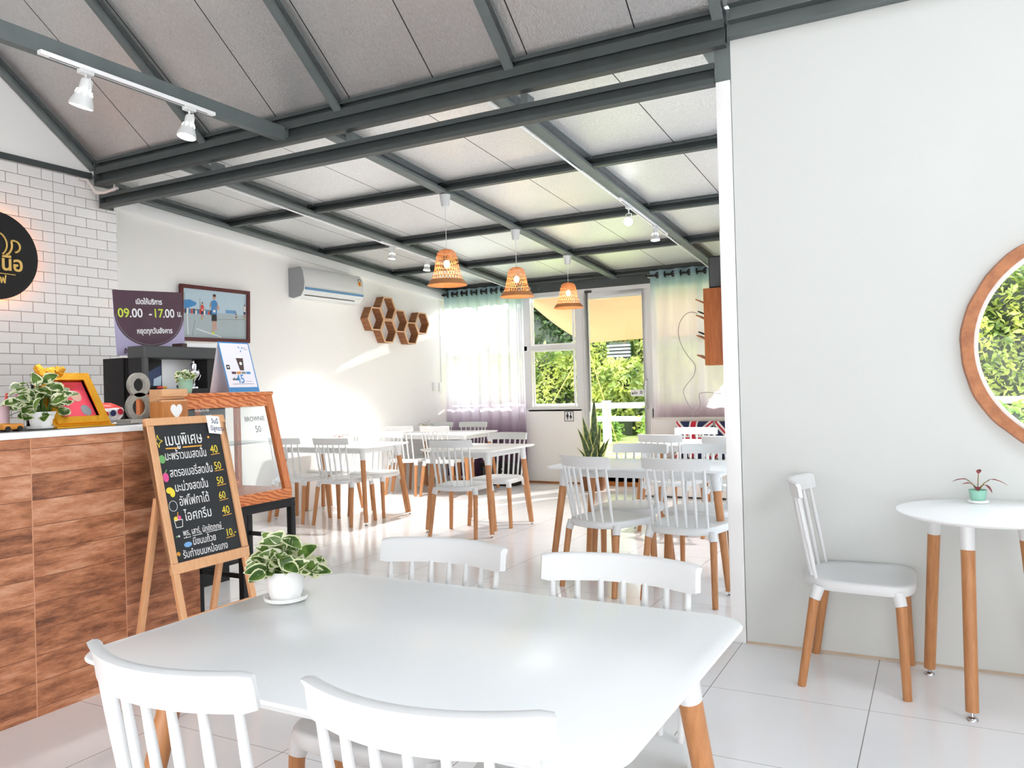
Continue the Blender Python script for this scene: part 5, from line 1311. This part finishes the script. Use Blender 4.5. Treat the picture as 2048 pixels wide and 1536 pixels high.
# ------------------------------------------------------------------ spotlights
def track(name, lab, a, b, w=.032, h=.02):
    a = Vector(a); b = Vector(b); t = thing(name, lab, 'track', tuple(a)); d = (b - a); mb = MB()
    u = Vector((w / 2, 0, 0)); z = Vector((0, 0, h))
    mb.add([a - u, a + u, b + u, b - u, a - u + z, a + u + z, b + u + z, b - u + z], [(0, 3, 2, 1), (4, 5, 6, 7), (0, 1, 5, 4), (1, 2, 6, 5), (2, 3, 7, 6), (3, 0, 4, 7)])
    wb(mb, 'rail', 'white_paint', t, bevel=.002)
    mb = MB(); u = Vector((.004, 0, 0)); z0 = Vector((0, 0, -.0008)); z1 = Vector((0, 0, .001))
    e = d.normalized() * .05
    mb.add([a + e - u + z0, a + e + u + z0, b - e + u + z0, b - e - u + z0, a + e - u + z1, a + e + u + z1, b - e + u + z1, b - e - u + z1], [(0, 3, 2, 1), (4, 5, 6, 7), (0, 1, 5, 4), (1, 2, 6, 5), (2, 3, 7, 6), (3, 0, 4, 7)])
    wb(mb, 'slot', 'dark_grey', t); return t
def spot(lab, top, dirv, sc=1.0, drop=.055, wire=False, en=120):
    t = thing('track_spotlight', lab, 'spotlight', top, 0, 'white track spotlights')
    MB().box(-.02, .02, -.035, .035, -.022, 0).build('adapter', 'white_plastic', t, bevel=.003)
    d = Vector(dirv).normalized(); piv = Vector((0, 0, -.022 - drop))
    q = d.to_track_quat('Z', 'Y').to_matrix().to_4x4(); base = piv - d * .03 * sc
    Mx = Matrix.Translation(base) @ q
    am = MB(); am.cyl((0, 0, -.02), (0, 0, -.022 - drop * .5), .006, .006, 10)
    s_ = Vector((.034 * sc, 0, 0))
    am.tube([(0, 0, -.022 - drop * .4), Vector((0, 0, -.022 - drop * .5)) + s_, piv + s_ + Vector((0, 0, -.005)), piv + s_ + Vector((0, 0, -.03 * sc))], .005, 8)
    if wire: am.tube([(0, 0, -.022 - drop * .4), Vector((0, 0, -.022 - drop * .5)) - s_, piv - s_ * 1.3 + Vector((0, 0, -.02)), piv - s_ * 1.5 + Vector((0, 0, -.07 * sc))], .003, 8)
    am.build('arm', 'white_plastic', t)
    bd_ = MB(); bd_.lathe([(0, 0), (.026 * sc, 0), (.029 * sc, .01 * sc), (.030 * sc, .05 * sc), (.042 * sc, .085 * sc), (.057 * sc, .125 * sc), (.060 * sc, .142 * sc), (.054 * sc, .142 * sc), (.05 * sc, .125 * sc), (.0, .12 * sc)], 36, 0, Mx)
    bo = bd_.build('shade', 'white_plastic', t)
    sl = MB()
    for i in range(8):
        a = 2 * PI * i / 8; r0, r1 = .0335 * sc, .040 * sc
        for r_, z_ in (): pass
        sl.tube([Mx @ Vector((r0 * math.cos(a), r0 * math.sin(a), .057 * sc)), Mx @ Vector((r1 * math.cos(a), r1 * math.sin(a), .078 * sc))], .0028 * sc, 6)
    sl.build('vents', 'lamp_white', bo)
    MB().lathe([(0, .133 * sc), (.05 * sc, .136 * sc)], 32, 0, Mx).build('lens', 'lamp_white', bo)
    l = bpy.data.lights.new('spot_light', 'SPOT'); l.energy = en; l.spot_size = R(80); l.spot_blend = .6; l.shadow_soft_size = .04; l.color = (1, .98, .95)
    lo = bpy.data.objects.new('spot_light', l); COL.objects.link(lo); lo.parent = t
    lo.matrix_local = Matrix.Translation(base + d * .16 * sc) @ (-d).to_track_quat('Z', 'Y').to_matrix().to_4x4()
    return t
track('light_track', 'white spotlight track under the front tie beam', (-3.80, 2.36, 2.998), (-3.80, 3.42, 2.998))
spot('white bell spotlight at the far upper left, mouth tilted toward the tiled wall', (-3.80, 2.60, 2.998), (-.30, -.10, -1), 1.0, en=30)
spot('second white bell spotlight on the front track, just left of the long beam', (-3.80, 3.24, 2.998), (-.05, -.22, -1), .92, en=25)
def rz(x, y): return (x, y, zb(y) - .012)
track('light_track', 'white spotlight track along the left rear rafter', (-5.18, 6.85, zb(6.85) - .02), (-5.18, 8.1, zb(8.1) - .02))
track('light_track', 'white spotlight track along the right rear rafter', (-2.39, 6.55, zb(6.55) - .02), (-2.39, 7.9, zb(7.9) - .02))
spot('left spotlight on the left rear rafter, above the air conditioner', (-5.18, 7.06, zb(7.06) - .02), (-.1, -.1, -1), .72, .03, True)
spot('right spotlight on the left rear rafter, partly beside the nearest wicker lamp', (-5.18, 7.72, zb(7.72) - .02), (-.05, -.1, -1), .72, .03, True)
spot('round-faced spotlight on the right rear rafter aimed at the camera', (-2.39, 6.78, zb(6.78) - .02), (.25, -1, -.55), .72, .09, True, 6)
spot('spotlight on the right rear rafter nearest the speaker', (-2.39, 7.52, zb(7.52) - .02), (.05, -.1, -1), .78, .03, False)
for x, ya, yb in ((-5.2, 4.3, 9.7), (-2.41, 4.3, 9.7)):
    o = MB().tube([(x, ya, zb(ya) - .008), (x, yb, zb(yb) - .008)], .008, 8).build('conduit', 'white_paint')
    tag(o, 'thin white conduit under the %s rear rafter' % ('left' if x < -4 else 'right'), 'conduit')

# ------------------------------------------------------------------ curtains
def curtain(lab, x0, x1, z0, z1, y=9.70, folds=9, amp=.035, bunch=None, zrod=2.665):
    t = thing('sheer_curtain', lab, 'curtain', ((x0 + x1) / 2, y, 0))
    nx, nz = 220, 26; v = []; f = []
    def off(u, s_):
        a = amp * math.sin(2 * PI * folds * u)
        if bunch: a += .02 * math.sin(2 * PI * 26 * u) * max(0, (u - bunch) / (1 - bunch)) ** .5 if u > bunch else 0
        return a * (1 - .35 * s_) + .012 * math.sin(17 * u + 5 * s_) * s_
    for k_ in range(nz + 1):
        s_ = k_ / nz; z = z1 + (z0 - z1) * s_
        for i in range(nx + 1):
            u = i / nx; x = x0 + (x1 - x0) * u + .006 * math.sin(23 * u) * s_
            v.append((x, y + off(u, s_), z))
    for k_ in range(nz):
        for i in range(nx): f.append((k_ * (nx + 1) + i, k_ * (nx + 1) + i + 1, (k_ + 1) * (nx + 1) + i + 1, (k_ + 1) * (nx + 1) + i))
    wb(MB().add(v, f, 0, True), 'fabric', 'sheer_curtain', t)
    L = x1 - x0
    for i in range(folds * 2):
        u = (i + .5) / (folds * 2) if False else i / (folds * 2.0)
        if i == 0: continue
        if i % 2 and folds > 6: pass
        x = x0 + L * u
        mb = MB(); N = 20; vv = []; ff = []
        for a in range(N):
            an = 2 * PI * a / N
            for r_, yy in ((.020, -.006), (.041, -.006), (.041, .006), (.020, .006)): vv.append((x + r_ * math.cos(an) * (.9 if i % 2 else .22), y + yy + (r_ * math.cos(an)) * (-.3 if i % 2 else .95), zrod + r_ * math.sin(an)))
        for a in range(N):
            b_ = (a + 1) % N
            for c_ in range(4): ff.append((a * 4 + c_, b_ * 4 + c_, b_ * 4 + (c_ + 1) % 4, a * 4 + (c_ + 1) % 4))
        wb(mb.add(vv, ff), 'eyelet', 'black_matte', t)
    return t
curtain('left sheer curtain fading from blue at the top to purple at the bottom', -6.24, -4.965, .08, 2.725, folds=8, bunch=.80, amp=.030)
curtain('right sheer curtain beside the door, behind the wooden box shelf', -3.165, -1.96, .45, 2.73, folds=6, zrod=2.67, amp=.032)
for x0, x1, lab, br in ((XL + .02, -4.9, 'black curtain rod over the left curtain', (-6.24, -4.93)), (-3.22, -1.95, 'black curtain rod over the right curtain', (-3.19, -1.98))):
    t = thing('curtain_rod', lab, 'curtain rod', (x0, 9.70, 2.665))
    wb(MB().cyl((x0, 9.70, 2.667), (x1, 9.70, 2.667), .0125, .0125, 14), 'rod', 'black_matte', t)
    for x in br: wb(MB().box(x - .012, x + .012, 9.70, 9.85, 2.65, 2.685), 'bracket', 'black_matte' if x < -5 else 'white_paint', t)

# ------------------------------------------------------------------ bench and cushions
so = thing('bench_sofa', 'pale upholstered bench under the right curtain', 'bench', (-2.55, 9.35, 0))
wb(MB().box(-3.12, -1.97, 9.42, 9.56, .02, .90), 'backrest', 'sofa_fabric', so, bevel=.035, seg=4)
wb(MB().box(-3.12, -1.97, 8.92, 9.42, .02, .42), 'seat', 'sofa_fabric', so, bevel=.03, seg=4)
def cushion(x, lab):
    t = thing('flag_cushion', lab, 'cushion', (x, 9.33, .43), 0, 'union flag cushions on the bench')
    S = .44; N = 22
    def P(u, v_, side):
        th_ = .065 * (max(0, 1 - (2 * u - 1) ** 4) * max(0, 1 - (2 * v_ - 1) ** 4)) ** .5 + .004
        return Vector(((u - .5) * S, side * th_ + .10 * (v_ - .5) , v_ * S * .97))
    def flag(u, v_):
        x_, y_ = (u - .5) * 2, (v_ - .5) * 2
        if abs(x_) < .13 or abs(y_) < .13: return 1
        if abs(x_) < .24 or abs(y_) < .24: return 0
        d1 = abs(abs(x_) - abs(y_))
        if d1 < .08: return 1
        if d1 < .22: return 0
        return 2
    N = 44; mb = MB()
    for side in (-1, 1):
        v = [P(i / N, j / N, side) for j in range(N + 1) for i in range(N + 1)]; f = []; ms = []
        for j in range(N):
            for i in range(N): f.append((j * (N + 1) + i, j * (N + 1) + i + 1, (j + 1) * (N + 1) + i + 1, (j + 1) * (N + 1) + i)); ms.append(flag((i + .5) / N, (j + .5) / N))
        mb.add(v, f, 0, True); mb.m[-len(f):] = ms
    mb.build('cover', ['white_fabric', 'red_fabric', 'navy_fabric'], t); return t
cushion(-2.565, 'red white and blue union flag cushion, the whole one on the bench')
cushion(-2.10, 'red white and blue union flag cushion cut off by the white post')

# ------------------------------------------------------------------ box shelf, speaker, cable
bs = thing('box_shelf', 'tall orange-brown wooden box shelf with small tilted ledges on the return wall', 'shelf', (XD, 8.35, 1.9))
wb(MB().box(-2.13, XD - .001, 8.26, 8.52, 1.49, 2.285), 'box', 'cabinet_wood', bs, bevel=.003)
for z in (2.165, 2.0, 1.79, 1.585):
    A = Vector((-2.13, 8.27, z - .035)); mb = MB(); u = Vector((-.085, 0, .045)); w_2 = Vector((0, .22, 0)); n_ = Vector((0, 0, .012))
    mb.add([A, A + u, A + u + w_2, A + w_2, A + n_, A + u + n_, A + u + w_2 + n_, A + w_2 + n_], [(0, 3, 2, 1), (4, 5, 6, 7), (0, 1, 5, 4), (1, 2, 6, 5), (2, 3, 7, 6), (3, 0, 4, 7)])
    wb(mb, 'ledge', 'cabinet_wood', bs)
for z, lab in ((2.03, 'black phone charging on the second ledge of the box shelf'), (1.815, 'small dark device on the third ledge of the box shelf')):
    t = thing('phone', lab, 'phone', (-2.19, 8.35, z))
    A = Vector((-2.15, 8.29, z - .005)); u = Vector((-.05, 0, .026)); w_2 = Vector((0, .13, 0)); n_ = Vector((0, 0, .012)); mb = MB()
    mb.add([A, A + u, A + u + w_2, A + w_2, A + n_, A + u + n_, A + u + w_2 + n_, A + w_2 + n_], [(0, 3, 2, 1), (4, 5, 6, 7), (0, 1, 5, 4), (1, 2, 6, 5), (2, 3, 7, 6), (3, 0, 4, 7)])
    wb(mb, 'body', 'black_matte', t)
spk = thing('loudspeaker', 'black loudspeaker standing on the wooden box shelf', 'loudspeaker', (-2.0, 8.38, 2.286))
wb(MB().box(-2.072, XD - .004, 8.28, 8.50, 2.287, 2.615), 'cabinet', 'black_matte', spk, bevel=.006)
wb(MB().box(-2.06, XD - .015, 8.274, 8.281, 2.30, 2.60), 'grille', 'dark_grey', spk)
ol = thing('power_outlet', 'grey-white outlet with plug on the edge of the return wall', 'outlet', (XD, 8.25, 1.2))
wb(MB().box(XD - .035, XD - .0005, 8.215, 8.27, 1.14, 1.27), 'box', 'white_plastic', ol, bevel=.003)
wb(MB().cyl((XD - .034, 8.24, 1.205), (XD - .11, 8.24, 1.205), .020, .012, 12), 'plug', 'white_plastic', ol)
import math as _m
pts = [(-2.205, 8.29, 2.035), (-2.26, 8.25, 2.05), (-2.33, 8.25, 2.02), (-2.385, 8.25, 1.94), (-2.40, 8.25, 1.84), (-2.375, 8.25, 1.72), (-2.31, 8.25, 1.60), (-2.245, 8.25, 1.52), (-2.23, 8.25, 1.46), (-2.255, 8.25, 1.38), (-2.33, 8.25, 1.29), (-2.365, 8.25, 1.22), (-2.33, 8.25, 1.12), (-2.285, 8.25, 1.04), (-2.245, 8.25, 1.01), (-2.21, 8.25, 1.04), (-2.19, 8.25, 1.10), (-2.20, 8.25, 1.18), (-2.18, 8.25, 1.205), (-2.12, 8.245, 1.21), (XD - .11, 8.24, 1.205)]
def smooth(pts, n=5):
    P = [Vector(p) for p in pts]; out = []
    for i in range(len(P) - 1):
        p0, p1, p2, p3 = P[max(i - 1, 0)], P[i], P[i + 1], P[min(i + 2, len(P) - 1)]
        for k_ in range(n):
            t = k_ / n
            out.append(.5 * ((2 * p1) + (p2 - p0) * t + (2 * p0 - 5 * p1 + 4 * p2 - p3) * t * t + (3 * p1 - p0 - 3 * p2 + p3) * t ** 3))
    return out + [P[-1]]
o = MB().tube(smooth(pts), .0035, 6).build('charging_cable', 'cord_grey'); tag(o, 'thin grey charging cable hanging from the box shelf to the outlet', 'cable')

# toilet sign
ts = thing('toilet_sign', 'small square black and white toilet sign on the low wall left of the door', 'sign', (-4.39, YF, .905))
Mx = frame_m((-4.46, YF - .004, .84), (1, 0, 0), (0, 0, 1)); Ml = root_inv(ts) @ Mx; S = .135
it = [('paper', rect(0, 0, S, S), 0), ('dark_print', rect(0, 0, S, .009), .001), ('dark_print', rect(0, S - .009, S, S), .001), ('dark_print', rect(0, 0, .009, S), .001), ('dark_print', rect(S - .009, 0, S, S), .001),
      ('dark_print', circ(.045, .108, .011, 14), .001), ('dark_print', rect(.028, .055, .062, .095), .001), ('dark_print', rect(.034, .02, .043, .055), .001), ('dark_print', rect(.047, .02, .056, .055), .001),
      ('dark_print', circ(.092, .108, .011, 14), .001), ('dark_print', [(.070, .048), (.114, .048), (.096, .095), (.088, .095)], .001), ('dark_print', rect(.083, .02, .090, .05), .001), ('dark_print', rect(.094, .02, .101, .05), .001)]
plates('plate', it, ts, Ml, .0008)
# low black speaker-like box on the floor by the left curtain
t = thing('amplifier', 'black audio box on the floor under the left curtain', 'box', (-5.3, 9.5, 0))
wb(MB().box(-5.55, -5.02, 9.42, 9.62, .0, .30), 'body', 'black_matte', t, bevel=.01); wb(MB().box(-5.50, -5.30, 9.41, 9.421, .05, .25), 'panel', 'dark_grey', t)
for i in range(4): wb(MB().cyl((-5.2, 9.42, .06 + .055 * i), (-5.2, 9.405, .06 + .055 * i), .010, .010, 10), 'knob', 'chrome', t)

# ------------------------------------------------------------------ outdoors
def leafcloud(mb, n, sampler, size, rnd, mi=0, flat=.5):
    for i in range(n):
        p, nrm = sampler(rnd)
        d = Vector((rnd.uniform(-1, 1), rnd.uniform(-1, 1), rnd.uniform(-1, .5))).normalized()
        nv = (Vector(nrm) * flat + Vector((rnd.uniform(-1, 1), rnd.uniform(-1, 1), rnd.uniform(-.2, 1)))).normalized()
        s_ = d.cross(nv)
        if s_.length < .1: continue
        s_.normalize(); L = size * rnd.uniform(.6, 1.35); w = L * .42
        P = Vector(p); up = nv * (L * .08)
        mb.add([P, P + d * L * .35 + s_ * w * .5 + up, P + d * L, P + d * L * .35 - s_ * w * .5 + up], [(0, 1, 2), (0, 2, 3)], mi, False)
o = MB().box(-40, 40, YF + .13, 60, -.10, -.02).build('lawn', 'grass'); tag(o, kind='structure'); o.name = 'ground_lawn'
rnd = random.Random(21)
def hedge(name, lab, x0, x1, y, h, n, seed, size=.12, mat='hedge_leaf', cat='hedge', depth=1.0):
    rnd = random.Random(seed); t = thing(name, lab, cat, ((x0 + x1) / 2, y, -.03))
    def top(x): return h * ((.70 + .30 * max(0, min(1, (x + 9.6) / 1.2))) if x0 < -10 else 1) * (1 + .10 * math.sin(x * 1.3 + seed) + .06 * math.sin(x * 3.7))
    nx, nz = 40, 14; v = []; f = []
    for k_ in range(nz + 1):
        for i in range(nx + 1):
            x = x0 + (x1 - x0) * i / nx; z = top(x) * k_ / nz
            v.append((x, y + .25 + .25 * math.sin(x * 2.1 + z * 1.7) + .15 * math.sin(x * 5 + z * 3) + .5 * (k_ / nz) ** 4, z))
    m2 = MB().add(v, [(k_ * (nx + 1) + i, k_ * (nx + 1) + i + 1, (k_ + 1) * (nx + 1) + i + 1, (k_ + 1) * (nx + 1) + i) for k_ in range(nz) for i in range(nx)], 0, True)
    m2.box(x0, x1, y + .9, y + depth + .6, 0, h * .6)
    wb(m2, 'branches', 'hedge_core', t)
    def sm(r):
        x = r.uniform(x0, x1); z = (r.random() ** .9) * top(x)
        yy = y + .25 * math.sin(x * 2.1 + z * 1.7) + .15 * math.sin(x * 5 + z * 3) + r.uniform(-.25, .22) + .5 * (z / h) ** 4
        return (x, yy, z), (0, -1, .4)
    mb = MB(); leafcloud(mb, n, sm, size, rnd); o = wb(mb, 'foliage', mat, t); return t
hedge('hedge', 'tall sunlit green hedge behind the white fence, seen through the door', -13.0, -2.2, 20.3, 3.3, 15000, 3, .17)
hedge('hedge', 'bright green hedge seen through the round window', -2.2, 8.5, 20.3, 4.0, 9000, 8, .2)
def tree(lab, x, y, h, r, n, seed, mat='tree_leaf', size=.22, nb=14):
    rnd = random.Random(seed); t = thing('tree', lab, 'tree', (x, y, -.03), group='trees behind the hedge')
    m_ = MB(); m_.tube([(x, y, 0), (x + .1, y, h * .3), (x - .05, y, h * .62)], [.16, .12, .07], 8); wb(m_, 'trunk', 'hedge_core', t)
    bl = [(x + rnd.uniform(-.6, .6) * r, y + rnd.uniform(-.5, .5) * r, h * rnd.uniform(.35, .9), r * rnd.uniform(.4, .7)) for _ in range(nb)]
    def sm(q):
        c = q.choice(bl); a = q.uniform(0, 2 * PI); e = math.asin(q.uniform(-1, 1)); rr = c[3] * q.uniform(.75, 1.05)
        nn = Vector((math.cos(a) * math.cos(e), math.sin(a) * math.cos(e), math.sin(e)))
        return Vector(c[:3]) + nn * rr, nn
    mb = MB(); leafcloud(mb, n, sm, size, rnd)
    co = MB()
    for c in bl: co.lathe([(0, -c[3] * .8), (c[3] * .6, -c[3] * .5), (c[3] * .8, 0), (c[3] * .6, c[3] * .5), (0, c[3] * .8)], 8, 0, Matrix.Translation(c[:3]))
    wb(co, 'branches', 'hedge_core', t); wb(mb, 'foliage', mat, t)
tree('dark green tree behind the left end of the hedge', -13.2, 24.0, 6.2, 2.2, 5200, 31)
tree('dark tree rising above the hedge in the window beside the door', -10.6, 25.0, 6.4, 2.0, 5200, 33)
tree('leafy tree above the hedge behind the yellow sail', -7.0, 25.5, 5.0, 2.0, 4200, 36, 'hedge_leaf', .2)
tree('dark leafy tree seen through the upper part of the round window', 1.6, 24.0, 5.4, 2.0, 4500, 41, 'tree_leaf', .2)
tree('unseen broad dark tree added to keep sun out of the round window', 9.0, 20.0, 10.5, 3.4, 9000, 47, 'tree_leaf', .3, 60)  # added out of view to keep the sun off the big table
tree('light green tree at the right of the round window', 4.2, 24.5, 5.4, 2.0, 3500, 43, 'hedge_leaf', .22)
# fence
fn = thing('fence', 'white post and rail garden fence on the lawn', 'fence', (-4, 17.0, -.02))
for z0, z1 in ((.78, .905), (.485, .60)): wb(MB().box(-14, 9, 17.0, 17.05, z0, z1), 'rail', 'fence_white', fn)
x = -13.9
while x < 9:
    mb = MB(); mb.box(x, x + .15, 16.94, 17.09, -.02, .93); mb.box(x - .012, x + .162, 16.93, 17.10, .93, .955); wb(mb, 'post', 'fence_white', fn); x += 2.39
# flowering bush by the fence
def bush(lab, x, y, r, h, n, seed, size=.16, fl=0):
    rnd = random.Random(seed); t = thing('bush', lab, 'bush', (x, y, -.03))
    bl = [(x + rnd.uniform(-.7, .7) * r, y + rnd.uniform(-.4, .4) * r, h * rnd.uniform(.25, .7), r * rnd.uniform(.3, .5)) for _ in range(12)]
    def sm(q):
        c = q.choice(bl); a = q.uniform(0, 2 * PI); e = math.asin(q.uniform(-.6, 1)); rr = c[3] * q.uniform(.7, 1.1)
        nn = Vector((math.cos(a) * math.cos(e), math.sin(a) * math.cos(e), math.sin(e))); p = Vector(c[:3]) + nn * rr; p.z = max(.02, p.z)
        return p, nn
    mb = MB(); leafcloud(mb, n, sm, size, rnd); wb(mb, 'foliage', 'bush_leaf', t)
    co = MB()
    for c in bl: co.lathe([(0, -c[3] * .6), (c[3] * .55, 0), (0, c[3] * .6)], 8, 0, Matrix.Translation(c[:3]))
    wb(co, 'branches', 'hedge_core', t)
    if fl:
        for mt in ('flower_white', 'flower_yellow'):
            mb = MB()
            for i in range(fl):
                p, nn = sm(rnd); p = Vector(p) + Vector(nn) * .04
                mb.lathe([(0, -.02), (.03, 0), (.02, .02), (0, .025)], 6, 0, Matrix.Translation(p))
            wb(mb, 'flowers', mt, t)
    return t
bush('low leafy flowering bush in front of the fence, right part of the door view', -4.75, 16.2, .95, .95, 2600, 51, .15, 26)
bush('small bush at the foot of the hedge, left part of the door view', -7.4, 17.9, .7, .55, 900, 52, .14)
bush('grassy bush at the fence seen low in the round window', 1.6, 16.4, .9, .8, 1500, 53, .16, 12)
t_ = bush('tall leafy shrub in front of the hedge under the louvred vent', -7.3, 19.15, .85, 2.35, 3600, 57, .17)
for c_ in t_.children:
    if c_.name.startswith('foliage'): c_.data.materials[0] = MATS['hedge_leaf']
# shade sail and its ropes
sl = thing('shade_sail', 'pale yellow triangular shade sail over the garden outside the door', 'shade sail', (-4, 11.5, 2.3))
A = Vector((-5.75, 11.4, 2.68)); B = Vector((-5.17, 12.4, 2.02)); C_ = Vector((-1.2, 12.4, 1.98)); D = Vector((-1.0, 10.15, 2.95)); E_ = Vector((-5.0, 10.15, 2.56))
n1, n2 = 24, 10; v = []; f = []
for i in range(n1 + 1):
    for j in range(n2 + 1):
        a, b_ = i / n1, j / n2
        lo_ = B.lerp(C_, a); hi = (A.lerp(E_, min(1, a * 3)) if a < 1 / 3 else E_.lerp(D, (a - 1 / 3) * 1.5)); p = lo_.lerp(hi, b_); p.z -= .06 * math.sin(PI * b_) 
        if b_ == 0: p.z += .05 * math.sin(PI * a)
        v.append(tuple(p))
for i in range(n1):
    for j in range(n2): f.append((i * (n2 + 1) + j, (i + 1) * (n2 + 1) + j, (i + 1) * (n2 + 1) + j + 1, i * (n2 + 1) + j + 1))
wb(MB().add(v, f, 0, True), 'cloth', 'sail_cloth', sl)
wb(MB().tube([tuple(B), (-6.75, 12.9, .0)], .008, 6), 'rope', 'rope', sl); wb(MB().tube([tuple(B), (-4.9, 13.2, .0)], .008, 6), 'rope', 'rope', sl)
# louvred shed roof between the leaves
ld = thing('louvred_shed', 'small grey louvred shed vent half hidden in the hedge', 'shed', (-7.3, 19.6, 0))
for i in range(4): wb(MB().box(-7.62, -7.0, 19.62, 19.72, 2.03 + .09 * i, 2.075 + .09 * i), 'louvre', 'roof_tile', ld)
wb(MB().box(-7.60, -7.02, 19.73, 20.0, 0, 2.42), 'wall', 'hedge_core', ld)

# ------------------------------------------------------------------ light
w = bpy.data.worlds.new('sky'); scene.world = w; w.use_nodes = True; nt = w.node_tree
bg_ = nt.nodes['Background']; tcw = nt.nodes.new('ShaderNodeTexCoord'); spw = nt.nodes.new('ShaderNodeSeparateXYZ'); link(nt, tcw.outputs['Generated'], spw.inputs[0])
crw = nt.nodes.new('ShaderNodeValToRGB'); e = crw.color_ramp.elements
e[0].position = 0.0; e[0].color = (.62, .62, .60, 1); e[1].position = 1.0; e[1].color = (.84, .91, 1.0, 1)
x = e.new(.5); x.color = (.975, .985, 1.0, 1)
mr = math_node(nt, 'ADD', math_node(nt, 'MULTIPLY', spw.outputs[2], None, None, .5), None, None, .5); link(nt, mr, crw.inputs[0])
link(nt, crw.outputs[0], bg_.inputs[0]); bg_.inputs[1].default_value = 3.9
s = bpy.data.lights.new('sun', 'SUN'); s.energy = 5.5; s.angle = R(.6); s.color = (1, .96, .90)
so_ = bpy.data.objects.new('sun', s); COL.objects.link(so_)
sd_ = Vector((-.5, -1, -.375)).normalized(); so_.rotation_euler = (-sd_).to_track_quat('Z', 'Y').to_euler(); so_.location = (3, 16, 8)
scene.view_settings.view_transform = 'Standard'; scene.view_settings.look = 'None'; scene.view_settings.exposure = 0.88; scene.view_settings.gamma = 1.0
scene.view_settings.use_curve_mapping = False
scene.cycles.max_bounces = 8; scene.cycles.diffuse_bounces = 5; scene.cycles.transparent_max_bounces = 12; scene.cycles.adaptive_threshold = 0.04; scene.cycles.use_denoising = True
scene.cycles.caustics_reflective = False; scene.cycles.caustics_refractive = False
scene.cycles.sample_clamp_indirect = 8
